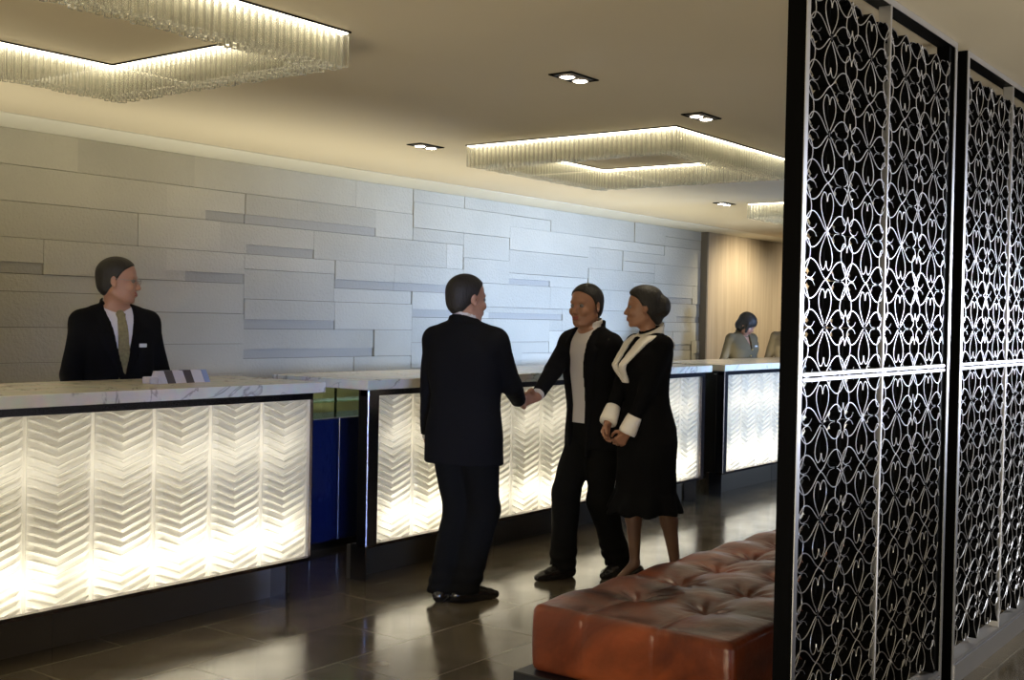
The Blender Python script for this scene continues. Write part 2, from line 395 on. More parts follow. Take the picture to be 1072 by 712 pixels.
def desk(x0, x1, cells, cw, label, left_post, right_over):
    """x0..x1 = outer frame, front at YD"""
    r = empty('reception_desk', (x0, YD, 0)); tag(r, label, 'reception desk', 'glowing glass reception desks')
    zt, zb = 1.085, .21; back = .75
    def part(mb, name, m, sm=False, par=None):
        mb.v = [(a-x0, b-YD, c) for a, b, c in mb.v] if par is None else mb.v
        return mb.build(name, m, par or r, sm)
    mb = MB().box(x0-.02, x1+right_over, YD-.04, YD+back, zt, zt+.055, 0, bev=.003); part(mb, 'countertop', M_marble)
    mb = MB().box(x0, x1, YD-.022, YD+.03, zt-.035, zt-.001); part(mb, 'top_rail', M_bluesteel)
    mb = MB().box(x0, x1, YD-.022, YD+.03, zb-.020, zb-.002); part(mb, 'bottom_rail', M_frame)
    px = x0+left_post
    if left_post > .03: mb = MB().box(x0, px-.004, YD-.03, YD+.05, .20, zt-.001, 0, bev=.004); part(mb, 'corner_post', M_bluesteel)
    mb = MB().box(px-.004, px+.008, YD-.024, YD+.03, zb-.002, zt-.035); part(mb, 'side_rail', M_frame)
    gx1 = px+.008+cells*cw
    mb = MB().box(gx1, x1, YD-.024, YD+.03, zb-.002, zt-.035); part(mb, 'side_rail', M_frame)
    vs, fs = chevron(px+.008, cells, cw, zb, zt-.036, YD)
    mb = MB(); mb.add(vs, fs); gp = part(mb, 'glass_panel', M_pglass, False)
    # light box behind the glass : white reflector, fluorescent tube near the bottom
    mb = MB(); a, b = px+.012, gx1-.006
    mb.box(a, b, YD+.115, YD+.125, zb, zt-.04); mb.box(a, b, YD+.031, YD+.115, zb-.015, zb-.002); mb.box(a, b, YD+.031, YD+.115, zt-.04, zt-.03)
    mb.box(a, a+.006, YD+.031, YD+.115, zb, zt-.04); mb.box(b-.006, b, YD+.031, YD+.115, zb, zt-.04)
    lb = part(mb, 'light_box', M_reflector)
    for (u0, u1) in ((a-.006, a-.001), (b+.001, b+.006)):
        mb = MB().box(u0, u1, YD+.031, YD+.127, zb-.015, zt-.035); part(mb, 'end_panel', M_plinth)
    n = max(1, int((b-a)/1.2)); 
    for k in range(n):
        t0 = a+(b-a)*k/n+.05; t1 = a+(b-a)*(k+1)/n-.05
        mb = MB().tube([(t0, YD+.085, zb+.13), (t1, YD+.085, zb+.13)], .013, 8); part(mb, 'light_tube', M_tube).parent = lb
        mb = MB().tube([(t0, YD+.09, zb+.60), (t1, YD+.09, zb+.60)], .013, 8); part(mb, 'light_tube', M_filltube).parent = lb  # added tube, evens out the glow of the panel
    mb = MB().box(x0+1.05, x1-.1, YD+.30, YD+back-.02, .02, zt-.001); part(mb, 'carcass', M_plinth)
    mb = MB(); n = max(1, int(round((x1-x0)/1.3)))
    for k in range(n):
        t0 = x0+.02+(x1-x0-.04)*k/n; t1 = x0+.02+(x1-x0-.04)*(k+1)/n-.004; mb.box(t0, t1, YD+.11, YD+.14, 0, .193)
    part(mb, 'kick_panel', M_kick)
    for xq in ((x0+.02, x1-.1) if x0 > 2 else (x1-.16,)):
        mb = MB().box(xq, xq+.012, YD-.005, YD+.11, 0, .20); part(mb, 'foot', M_bluesteel)
    return r
desk(4.36-.022-13*.325, 4.36, 13, .325, 'nearest glowing glass desk, running off the left edge of the photo', .010, .075)
desk(4.775, 8.83, 12, .3255, 'long middle glowing glass desk behind the three people', .085, .09)
desk(9.175, 13.1, 12, .3195, 'farthest glowing glass desk, partly behind the screen post', .07, .03)

def lacquer(x0, n, w, label):
    r = empty('lacquer_cabinet', (x0, 5.42, 0)); tag(r, label, 'cabinet', 'black lacquer cabinets between the desks')
    MB().box(.004, n*w-.004, .02, .40, .05, .835).build('body', M_plinth, r)
    for k in range(n):
        MB().box(k*w+.003, (k+1)*w-.003, 0, .019, .05, .838, 0, bev=.003).build('door', M_lacq, r)
    MB().box(.01, n*w-.01, .03, .4, 0, .05).build('plinth', M_bluesteel, r)
    return r
lacquer(4.66, 6, .245, 'black lacquer cabinet with blue sheen seen between the nearest and middle desks')
lacquer(9.86, 3, .30, 'dark lacquer cabinet seen between the middle and farthest desks')
def glass_upstand(x0, x1, label):
    r = empty('glass_partition', (x0, 5.46, .838)); tag(r, label, 'glass partition')
    L = x1-x0
    MB().box(0, L, 0, .008, .001, .235).build('pane', M_green, r)
    MB().box(0, L, .010, .20, .10, .108).build('shelf', M_green, r)
    for t in (.25, .52, .80):
        MB().tube([(L*t, .025, 0), (L*t, .025, .235)], .009, 8).build('upright', M_bluesteel, r)
glass_upstand(4.68, 6.1, 'green tinted glass partition with shelf on the lacquer cabinet by the nearest desk')
glass_upstand(9.88, 10.74, 'green tinted glass partition on the dark cabinet beside the farthest desk')

# card holder on the near desk
ch = empty('card_holder', (3.63, 4.90, 1.140), rad(3)); tag(ch, 'pale wedge shaped card holder with dark stripes on the nearest desk', 'card holder')
def wedge(x0, x1, m, name, e=0):
    mb = MB(); d = .085+e; hh = .062+e
    mb.add([(x0, -e, 0), (x1, -e, 0), (x1, d, 0), (x0, d, 0), (x0, .035-e, hh), (x1, .035-e, hh), (x1, .06+e, hh), (x0, .06+e, hh)],
           [(3, 2, 1, 0), (4, 5, 6, 7), (0, 1, 5, 4), (1, 2, 6, 5), (2, 3, 7, 6), (3, 0, 4, 7)])
    mb.build(name, m, ch)
wedge(0, .285, M_card, 'body'); wedge(.285, .32, M_cardblue, 'end_cap', .0015)
wedge(.045, .095, M_carddark, 'card', .002); wedge(.165, .215, M_carddark, 'card', .002)
MB().box(-.06, -.005, .01, .07, 0, .035, 0, bev=.004).build('pad', M_card, ch)

# ------------------------------------------------------------------ metal lattice screens
def catmull(P, n):
    out = []; P = [np.array(p, float) for p in P]; Q = [2*P[0]-P[1]]+P+[2*P[-1]-P[-2]]
    for i in range(1, len(Q)-2):
        for k in range(n):
            t = k/n; a, b, c, d = Q[i-1], Q[i], Q[i+1], Q[i+2]
            out.append(.5*((2*b)+(-a+c)*t+(2*a-5*b+4*c-d)*t*t+(-a+3*b-3*c+d)*t**3))
    out.append(P[-1]); return np.array(out)
HEART = catmull([(0, 0), (.14, .20), (.38, .72), (.60, .99), (.80, .97), (.97, .62), (.955, .26), (.82, .05), (.62, .05), (.50, .12), (.40, .36)], 3)
SPIR = catmull([(.955, .26), (.90, .12), (.80, .16), (.78, .30)], 2)
def ribbon(P2, y0, depth, t, V, F, Mi, edge=1, tt=None):
    """P2: n x 2 (x,z). section = flat bar with slightly pointed bright front"""
    n = len(P2); T = np.gradient(P2, axis=0); T /= np.maximum(np.linalg.norm(T, axis=1, keepdims=True), 1e-9)
    N = np.stack([-T[:, 1], T[:, 0]], 1)*t*(1 if tt is None else tt[:, None])
    b = len(V)
    for i in range(n):
        x, z = P2[i]; a, c = N[i]
        V += [(x+a, y0+depth, z+c), (x+a, y0, z+c), (x+a*.5, y0-t*.9, z+c*.5), (x-a*.5, y0-t*.9, z-c*.5), (x-a, y0, z-c), (x-a, y0+depth, z-c)]
    for i in range(n-1):
        for k in range(6):
            k2 = (k+1) % 6; F.append((b+i*6+k, b+(i+1)*6+k, b+(i+1)*6+k2, b+i*6+k2)); Mi.append(edge if k in (1, 2, 3) else 0)
    F.append(tuple(b+k for k in range(6))); Mi.append(0); F.append(tuple(b+(n-1)*6+5-k for k in range(6))); Mi.append(0)
PW = .705; ROW = .152; ZR = 1.340
def scroll_mesh():
    V, F, Mi = [], [], []; t = .0018
    def heart(cx, cz, ang, L, W, sides=(1, -1)):
        c, s = math.cos(ang), math.sin(ang)
        for sd in sides:
            for S in ((HEART, SPIR) if L > .15 else (HEART,)):
                tt = np.interp(np.arange(len(S)), [0, len(S)*.62, len(S)*.78, len(S)], [1, 1, .45, .4]) if S is HEART else np.full(len(S), .4)
                P = np.stack([S[:, 0]*L, S[:, 1]*W*sd], 1)
                Q = np.stack([cx+P[:, 0]*c-P[:, 1]*s, cz+P[:, 0]*s+P[:, 1]*c], 1)
                if S is HEART:
                    c_ = int(len(Q)*.74); ribbon(Q[:c_+1], .002, .036, t, V, F, Mi, 1, tt[:c_+1])
                    ribbon(Q[c_:], .009, .020, t, V, F, Mi, 1 if L > .15 else 0, tt[c_:])
                else: ribbon(Q, .008, .020, t, V, F, Mi, 0, tt)
    zlo, zhi = .125, 2.60
    k0 = int(math.floor((zlo-ZR)/ROW))-1; k1 = int(math.ceil((zhi-ZR)/ROW))+1
    def ok(z0, z1): return z0 >= zlo-.012 and z1 <= zhi+.012
    for k in range(k0, k1+1):
        z = ZR+k*ROW; A = (k % 2 != 0)
        for mc in (PW*.25, PW*.75):
            if A:
                for ang in (0, PI):
                    if ok(z-.055, z+.055): heart(mc, z, ang, .164, .055)
                if ok(z, z+.122): heart(mc, z, PI/2, .124, .050)
                if ok(z-.122, z): heart(mc, z, -PI/2, .124, .050)
                if ok(z-.05, z+.05):
                    a = np.linspace(0, 2*PI, 13); ribbon(np.stack([mc+.007*np.cos(a), z+.012*np.sin(a)], 1), .001, .04, .0028, V, F, Mi, 1 if (int(mc*40)+k) % 5 == 0 else 0)
            else:
                for ang in (0, PI):
                    if ok(z-.058, z+.058): heart(mc, z, ang, .174, .060)
                    elif ok(z-.06, z-.01): heart(mc, z, ang, .174, .060, (-1,) if ang == 0 else (1,))
        if not A:
            for hc, sides in ((0, 'r'), (PW/2, 'b'), (PW, 'l')):
                for ang in (PI/2, -PI/2):
                    if not ok(min(z, z+.122*math.sin(ang)), max(z, z+.122*math.sin(ang))): continue
                    if sides == 'b': ss = (1, -1)
                    else: ss = (-1,) if (sides == 'r') == (ang > 0) else (1,)
                    heart(hc, z, ang, .124, .050, ss)
    me = MB(); me.v, me.f, me.m = V, F, Mi
    return me
SCR = scroll_mesh()
scroll_src = None
YS = 1.425
def screen(xa, label, subs=2, top=2.625):
    """xa = outer -X face of the frame"""
    global scroll_src
    r = empty('metal_screen', (xa, YS, 0)); tag(r, label, 'room divider', 'wrought metal lattice screens')
    W = .03+subs*PW+.045+.03; D = .062
    def fr(x0, x1, z0, z1, name='frame_post'):
        # black body with bright steel front strip
        mb = MB().box(x0, x1, .003, D, z0, z1); mb.box(x0, x1, 0, .003, z0, z1, 1); mb.build(name, [M_black, M_edge], r)
    fr(0, .026, 0, H-.002); fr(W-.026, W, 0, H-.002)
    mb = MB().box(W-.068, W-.026, .012, D, .105, top); mb.build('inner_jamb', M_black, r)
    fr(.026, W-.026, top, H-.002, 'top_rail'); 
    mb = MB().box(.026, W-.026, -.004, D, 0, .085, 0); mb.box(.026, W-.026, .0, D, .090, .104, 0); mb.build('base_plate', M_edge, r)
    for k in range(subs):
        o = scroll_src.copy() if scroll_src else SCR.build('scrollwork', [M_strip, M_edge], r, False)
        if scroll_src: C.objects.link(o); o.parent = r
        scroll_src = scroll_src or o
        o.location = (.028+k*PW, .004, 0)
    for k in range(1, subs):
        MB().box(.028+k*PW-.006, .028+k*PW+.006, -.001, .045, .104, top, 0, bev=.002).build('divider_bar', M_edge, r)
    mb = MB()
    for dz in (-.010, .007): mb.box(.026, W-.068, -.003, .03, ZR+dz-.0065, ZR+dz+.0065, 0, bev=.002)
    mb.build('middle_rail', M_edge, r)
    return r
screen(3.352, 'black framed scrollwork metal screen, nearest whole panel right of the leather bench')
screen(5.014, 'second scrollwork metal screen, cut off by the right edge of the photo', 2)

# ------------------------------------------------------------------ SDF modelling
def smin(a, b, k):
    if k <= 0: return np.minimum(a, b)
    h = np.clip(.5+.5*(b-a)/k, 0, 1)
    return b+(a-b)*h-k*h*(1-h)
class Field:
    def __init__(s, lo, hi, res):
        s.lo = np.array(lo, float); s.res = res
        s.n = np.ceil((np.array(hi)-s.lo)/res).astype(int)+1
        s.ax = [s.lo[i]+res*np.arange(s.n[i]) for i in range(3)]
        s.D = np.full(s.n, .08, np.float32)
    def sl(s, lo, hi, m):
        out = []
        for i in range(3):
            a = int(np.floor((lo[i]-m-s.lo[i])/s.res)); b = int(np.ceil((hi[i]+m-s.lo[i])/s.res))+1
            a = max(a, 0); b = min(b, int(s.n[i]))
            if a >= b: return None
            out.append(slice(a, b))
        return tuple(out)
    def grid(s, sl):
        return (s.ax[0][sl[0]][:, None, None], s.ax[1][sl[1]][None, :, None], s.ax[2][sl[2]][None, None, :])
    def put(s, fn, lo, hi, k=.0, mode='add', m=None):
        m = (k+3*s.res) if m is None else m
        sl = s.sl(lo, hi, m)
        if sl is None: return
        d = fn(*s.grid(sl)).astype(np.float32); cur = s.D[sl]
        if mode == 'add': s.D[sl] = smin(cur, d, k)
        elif mode == 'sub': s.D[sl] = -smin(-cur, d, k)
        elif mode == 'and': s.D[sl] = -smin(-cur, -d, k)
    def cone(s, a, b, ra, rb, k=.0, mode='add'):
        a = np.array(a, float); b = np.array(b, float); ab = b-a; L2 = float(ab@ab)+1e-12
        def fn(X, Y, Z):
            t = np.clip(((X-a[0])*ab[0]+(Y-a[1])*ab[1]+(Z-a[2])*ab[2])/L2, 0, 1)
            return np.sqrt((X-a[0]-t*ab[0])**2+(Y-a[1]-t*ab[1])**2+(Z-a[2]-t*ab[2])**2)-(ra+(rb-ra)*t)
        R = max(ra, rb); s.put(fn, np.minimum(a, b)-R, np.maximum(a, b)+R, k, mode)
    def ell(s, c, r, k=.0, mode='add', M=None):
        c = np.array(c, float); r = np.array(r, float)
        Mi = np.eye(3) if M is None else np.array(M).T
        def fn(X, Y, Z):
            dx, dy, dz = X-c[0], Y-c[1], Z-c[2]
            q = [(Mi[i, 0]*dx+Mi[i, 1]*dy+Mi[i, 2]*dz) for i in range(3)]
            k0 = np.sqrt((q[0]/r[0])**2+(q[1]/r[1])**2+(q[2]/r[2])**2)
            k1 = np.sqrt((q[0]/r[0]**2)**2+(q[1]/r[1]**2)**2+(q[2]/r[2]**2)**2)
            return k0*(k0-1)/np.maximum(k1, 1e-6)
        R = r.max(); s.put(fn, c-R, c+R, k, mode)
    def loft(s, tab, k=.0, off=0.0, mode='add', p=2.4, lean=0.0):
        """tab rows: z, half width y, half depth x, centre x"""
        T = np.array(tab, float)
        def fn(X, Y, Z):
            w = np.interp(Z, T[:, 0], T[:, 1]); d = np.interp(Z, T[:, 0], T[:, 2]); cx = np.interp(Z, T[:, 0], T[:, 3])
            q = (np.abs((X-cx)/d)**p+np.abs(Y/w)**p)**(1/p)
            dd = (q-1)*np.minimum(w, d)-off
            return np.maximum(dd, np.maximum(T[0, 0]-Z, Z-T[-1, 0]))
        mw, md = T[:, 1].max()+off, T[:, 2].max()+abs(T[:, 3]).max()+off
        s.put(fn, (-md, -mw, T[0, 0]), (md, mw, T[-1, 0]), k, mode)
    def mesh(s):
        D = s.D; S = D < 0; nx, ny, nz = D.shape
        c = np.zeros((nx-1, ny-1, nz-1), np.int8); cor = [(i, j, k) for i in (0, 1) for j in (0, 1) for k in (0, 1)]
        for (i, j, k) in cor: c += S[i:nx-1+i, j:ny-1+j, k:nz-1+k]
        act = (c > 0) & (c < 8); idx = np.full(act.shape, -1, np.int64); ijk = np.argwhere(act); idx[act] = np.arange(len(ijk))
        val = np.stack([D[ijk[:, 0]+i, ijk[:, 1]+j, ijk[:, 2]+k] for (i, j, k) in cor], 1)
        acc = np.zeros((len(ijk), 3)); cnt = np.zeros(len(ijk))
        for a in range(8):
            for b in range(a+1, 8):
                ca, cb = np.array(cor[a]), np.array(cor[b])
                if np.abs(ca-cb).sum() != 1: continue
                m = (val[:, a] < 0) != (val[:, b] < 0); t = val[m, a]/(val[m, a]-val[m, b])
                acc[m] += ca+t[:, None]*(cb-ca); cnt[m] += 1
        V = s.lo+s.res*(ijk+acc/cnt[:, None]); F = []
        for ax in range(3):
            o1, o2 = [(1, 2), (2, 0), (0, 1)][ax]
            A = np.take(S, range(0, S.shape[ax]-1), ax); B = np.take(S, range(1, S.shape[ax]), ax)
            e = np.argwhere(A != B); e = e[(e[:, o1] > 0) & (e[:, o2] > 0) & (e[:, o1] < D.shape[o1]-1) & (e[:, o2] < D.shape[o2]-1)]
            inside = S[e[:, 0], e[:, 1], e[:, 2]]
            def g(d1, d2):
                q = e.copy(); q[:, o1] -= d1; q[:, o2] -= d2; return idx[q[:, 0], q[:, 1], q[:, 2]]
            Q = np.stack([g(1, 1), g(0, 1), g(0, 0), g(1, 0)], 1)
            Q[~inside] = Q[~inside][:, ::-1]; F.append(Q)
        return V, np.concatenate(F)
    def build(s, name, mats, parent, fm=None, loc=None):
        V, F = s.mesh()
        me = bpy.data.meshes.new(name); me.vertices.add(len(V)); me.vertices.foreach_set('co', V.astype(np.float32).ravel())
        me.loops.add(len(F)*4); me.loops.foreach_set('vertex_index', F.astype(np.int32).ravel())
        me.polygons.add(len(F)); me.polygons.foreach_set('loop_start', (np.arange(len(F))*4).astype(np.int32))
        me.polygons.foreach_set('use_smooth', np.ones(len(F), bool))
        mats = mats if isinstance(mats, (list, tuple)) else [mats]
        for m in mats: me.materials.append(m)
        if fm is not None: me.polygons.foreach_set('material_index', fm(V[F].mean(1)).astype(np.int32))
        me.update(calc_edges=True); me.validate()
        o = bpy.data.objects.new(name, me); C.objects.link(o); o.parent = parent
        return o

# ------------------------------------------------------------------ leather bench
def bench():
    x0, y0 = 3.585, 1.735; L, W, Z0, Z1 = 3.05, .835, .172, .425
    r = empty('leather_bench', (x0, y0, 0)); tag(r, 'long tufted cognac brown leather bench on a black plinth', 'bench')
    MB().box(-.045, L+.045, -.045, W+.045, 0, Z0, 0, bev=.004).build('plinth', M_plinth, r)
    F = Field((-.03, -.03, Z0-.02), (L+.03, W+.03, Z1+.04), .008)
    bx = [.395+.345*k for k in range(8)]; by = [.301, .600]
    def fn(X, Y, Z):
        R = .030
        qx = np.abs(X-L/2)-(L/2-R); qy = np.abs(Y-W/2)-(W/2-R); qz = np.abs(Z-(Z0+Z1)/2)-((Z1-Z0)/2-R)
        d = np.sqrt(np.maximum(qx, 0)**2+np.maximum(qy, 0)**2+np.maximum(qz, 0)**2)+np.minimum(np.maximum(np.maximum(qx, qy), qz), 0)-R
        f = 0*X+0*Y
        for ix, x in enumerate(bx):
            for y in by:
                rr = np.sqrt((X-x)**2+(Y-y)**2); th = np.arctan2(Y-y, X-x)
                f = f+.060*np.exp(-rr/.040)+.006*np.exp(-((rr-.05)/.05)**2)*np.cos(8*th+x*9)
        for x in bx: f = f+.011*np.exp(-np.abs(X-x)/.010)*(.6+.4*np.cos((Y-.3)*21))
        for y in by: f = f+.009*np.exp(-np.abs(Y-y)/.010)
        # soft diagonal pulls between buttons
        for i, x in enumerate(bx[:-1]):
            for s_ in (1, -1):
                u = (X-(x+bx[i+1])/2)*.65-s_*(Y-.45)*.75; v = np.sqrt((X-(x+bx[i+1])/2)**2+(Y-.45)**2)
                f = f+.004*np.exp(-np.abs(u)/.02)*np.exp(-(v/.16)**4)
        f = f-.016*np.sin(np.clip((X-.05)/.345*PI, 0, 28))**2*np.sin(np.clip(Y/.30*PI, 0, 9))**2
        top = np.clip((Z-(Z1-.06))/.05, 0, 1)
        side = .004*np.exp(-np.minimum(np.minimum(np.abs(Y-by[0]), np.abs(Y-by[1])), np.abs(X-.395) if False else 9)/.005)
        sx = 9.0
        for x in bx: sx = np.minimum(sx, np.abs(X-x))
        side = np.where((X < .03) | (X > L-.03), side, .004*np.exp(-sx/.005))
        side = side-.004*np.sin(np.clip((Z-Z0)/(Z1-Z0), 0, 1)*PI)
        seam = .004*np.exp(-np.abs(Z-(Z1-.035))/.005)*0
        return d+f*top+side*(1-top)+seam
    F.put(fn, (0, 0, Z0), (L, W, Z1), 0)
    F.D[:, :, :] = np.maximum(F.D, (Z0-F.ax[2])[None, None, :])
    F.build('cushion', M_leather, r)
    b0 = None
    for x in bx:
        for y in by:
            if b0 is None: b0 = MB().ball((0, 0, 0), (.011, .011, .006), 10).build('button', M_leather, r, True); o = b0
            else: o = b0.copy(); C.objects.link(o); o.parent = r
            o.location = (x, y, Z1-.050)
bench()

# ------------------------------------------------------------------ people
def Rz(a): c, s = math.cos(a), math.sin(a); return np.array([[c, -s, 0], [s, c, 0], [0, 0, 1.]])
def Ry(a): c, s = math.cos(a), math.sin(a); return np.array([[c, 0, s], [0, 1, 0], [-s, 0, c]])
def Rx(a): c, s = math.cos(a), math.sin(a); return np.array([[1, 0, 0], [0, c, -s], [0, s, c]])
def ik(a, b, l1, l2, hint):
    a = np.array(a, float); b = np.array(b, float); v = b-a; d = np.linalg.norm(v)
    if d > (l1+l2)*.999: b = a+v/d*(l1+l2)*.999; v = b-a; d = np.linalg.norm(v)
    u = v/d; x = (l1*l1-l2*l2+d*d)/(2*d); h = math.sqrt(max(l1*l1-x*x, 0)); n = np.array(hint, float); n -= u*(n@u); n /= np.linalg.norm(n)
    return a+u*x+n*h, b
def hand(F, w, d, n, side, curl=.5, thumb=.6, sc=1.0, grip=0.0):
    """w wrist, d pointing direction, n direction the fingers curl to, side: +1/-1 thumb side along d x n"""
    d = np.array(d, float); d /= np.linalg.norm(d); n = np.array(n, float); n -= d*(n@d); n /= np.linalg.norm(n)
    t = np.cross(d, n)*side; w = np.array(w, float)
    P = lambda a, b, c: w+(d*a+t*b+n*c)*sc
    F.cone(P(-.008, 0, 0), P(.015, 0, 0), .026*sc, .025*sc, .012)
    for b0, b1 in ((.012, .027), (.004, .009), (-.006, -.010), (-.013, -.028)):
        F.cone(P(.005, b0, 0), P(.088 if abs(b1) < .02 else .08, b1, .0), .015*sc, .0125*sc, .008)
    for i, (b, L) in enumerate(((.031, .070), (.0105, .078), (-.0105, .073), (-.031, .058))):
        p = P(.082 if i in (1, 2) else .075, b, 0); a = curl*.35; L = L*sc
        spread = (b)*.25*10
        for j, f in enumerate((.44, .31, .25)):
            a += curl*(.55+.12*i*0+.15*j)
            q = p+(d*math.cos(a)+n*math.sin(a)+t*spread*.12)*L*f
            r0 = (.0092-.0008*j)*sc; F.cone(p, q, r0, r0-.0008*sc, .003 if j else .006); p = q
    p = P(.018, .018, .008); q = P(.050, .050, .018+.01*thumb); F.cone(p, q, .015*sc, .0115*sc, .010)
    q2 = q+(d*.75+t*(.35-.5*thumb)+n*.55*thumb)*.034*sc; F.cone(q, q2, .0105*sc, .0095*sc, .004)
    q3 = q2+(d*.8-t*(.4*thumb)+n*.5*thumb)*.027*sc; F.cone(q2, q3, .0095*sc, .008*sc, .003)

def head(F, c, R, fem=False, sc=1.0):
    P = lambda x, y, z: np.array(c)+R@(np.array([x, y, z])*sc)
    E = lambda x, y, z, r, k=.0, mode='add', M=None: F.ell(P(x, y, z), np.array(r)*sc, k, mode, R if M is None else R@M)
    Cn = lambda a, b, ra, rb, k=.0, mode='add': F.cone(P(*a), P(*b), ra*sc, rb*sc, k, mode)
    E(-.012, 0, .036, (.098, .076, .082)); E(.020, 0, -.025, (.070, .061, .082), .02)
    jw = .046 if fem else .052
    E(.034, 0, -.072, (.048, jw, .038), .018)
    Cn((.066, -.010, -.100), (.066, .010, -.100), .015, .015, .014)
    Cn((-.01, .050, -.055), (.045, .030, -.095), .020, .016, .018); Cn((-.01, -.050, -.055), (.045, -.030, -.095), .020, .016, .018)
    Cn((.076, -.034, .020), (.076, .034, .020), .011, .011, .012)
    E(.088, .032, .0, (.012, .014, .010), .012, 'sub'); E(.088, -.032, .0, (.012, .014, .010), .012, 'sub')
    E(.066, .038, -.030, (.022, .020, .022), .014); E(.066, -.038, -.030, (.022, .020, .022), .014)
    Cn((.084, 0, .006), (.104, 0, -.034), .007, .0105, .007)
    E(.096, .010, -.040, (.010, .008, .008), .004); E(.096, -.010, -.040, (.010, .008, .008), .004)
    E(.082, 0, -.066, (.012, .024, .014), .010)
    Cn((.0895, -.016, -.063), (.0895, .016, -.063), .005, .005, .004); Cn((.0885, -.014, -.072), (.0885, .014, -.072), .006, .006, .004)
    Cn((.088, -.022, -.0675), (.093, .0, -.0675), .0015, .002, .002, 'sub'); Cn((.088, .022, -.0675), (.093, .0, -.0675), .0015, .002, .002, 'sub')
    for s in (1, -1):
        M = Rz(s*.35)@Ry(-.2)
        E(-.006, s*.080, -.006, (.019, .0075, .032), .006, 'add', M); E(.001, s*.086, -.002, (.010, .005, .018), .004, 'sub', M)
    return P
def face_bits(root, P, R, sc=1.0, fem=False, closed=False):
    mb = MB()
    for s in (1, -1):
        mb2 = MB().ball((0, 0, 0), .0115*sc, 12); mb2.ball((.0062*sc, 0, 0), (.0062*sc, .0058*sc, .0058*sc), 10, 1)
        o = mb2.build('eye', [M_eye, M_iris], root, True); o.matrix_local = Matrix.Translation(P(.0765, s*.031, .001))@Matrix(R.tolist()).to_4x4()
        pts = [P(.0835-.0035*abs(k)*.5-(.008 if k*s < 0 and False else 0)-.0020*max(0, k+2)**1.3*1.0, s*(.016+.0075*(k+2)), .020+.0035*math.sin((k+2)/4*PI)) for k in range(-2, 3)]
        MB().tube(pts, [.0022, .0034, .0034, .003, .0018], 6).build('eyebrow', M_hair, root, True)
def hair_short(F, P, R, sc=1.0, front=.070, line=-.010, off=.007):
    """shell over the cranium, cut at the hairline"""
    c = P(-.012, 0, .036); F.ell(c, (np.array([.098, .076, .082])+off)*sc, 0, 'add', R)
    F.ell(P(-.045, 0, -.01), np.array([.066, .068, .075])*sc, .02, 'add', R)
    Rm = R.T; c0 = P(0, 0, 0)
    def cut(X, Y, Z):
        dx, dy, dz = X-c0[0], Y-c0[1], Z-c0[2]
        x = Rm[0, 0]*dx+Rm[0, 1]*dy+Rm[0, 2]*dz; y = Rm[1, 0]*dx+Rm[1, 1]*dy+Rm[1, 2]*dz; z = Rm[2, 0]*dx+Rm[2, 1]*dy+Rm[2, 2]*dz
        x /= sc; y /= sc; z /= sc
        xm = np.interp(z, [-.10, -.07, -.045, -.02, .01, .032, .050, .070, .090, .12], [-.070, -.048, -.030, -.008, .010, .024, .040, .066, .088, .14])
        a = (x-xm-(.082-front)*np.clip((z-.03)/.03, 0, 1)*-1*(-1))*.75
        return a
    F.put(cut, np.array(c0)-.2, np.array(c0)+.2, .010, 'and')

def vcut(F, z0, z1, wtop, x0=.0, y_shift=0.0):
    def fn(X, Y, Z):
        w = np.interp(Z, [z0, z1], [0, wtop]); w = np.where(Z < z0, -(z0-Z), w)
        return np.maximum(np.abs(Y-y_shift)-w, x0-X)+0*Z
    F.put(fn, (x0, -wtop, z0), (.4, wtop, z1+.1), .0, 'sub', m=.02)
def folds(F, amp, seed):
    rr = np.random.RandomState(seed); X, Y, Z = F.grid((slice(None),)*3)
    for _ in range(5):
        k = rr.uniform(-1, 1, 3)*np.array([14, 14, 26]); ph = rr.uniform(0, 6)
        F.D += (amp/2.2*np.sin(X*k[0]+Y*k[1]+Z*k[2]+ph)).astype(np.float32)

def torso_tab(b=1.0, hem=.755, k=1.0, belly=0.0, hz=1.0):
    T = [(hem, .205, .150, -.005), (.88, .203, .148, 0), (1.02, .182, .128+belly, .005+belly*.5), (1.10, .180, .126+belly, .005+belly*.5), (1.22, .196, .132, .0),
         (1.33, .205, .128, -.005), (1.39, .185, .114, -.012), (1.44, .130, .092, -.02), (1.475, .10, .072, -.022), (1.49, .06, .06, -.022)]
    return [(z*hz if z != hem else z, w*b, d*b, c) for z, w, d, c in T]
LOW = np.array([-.62, -.62, -.02])

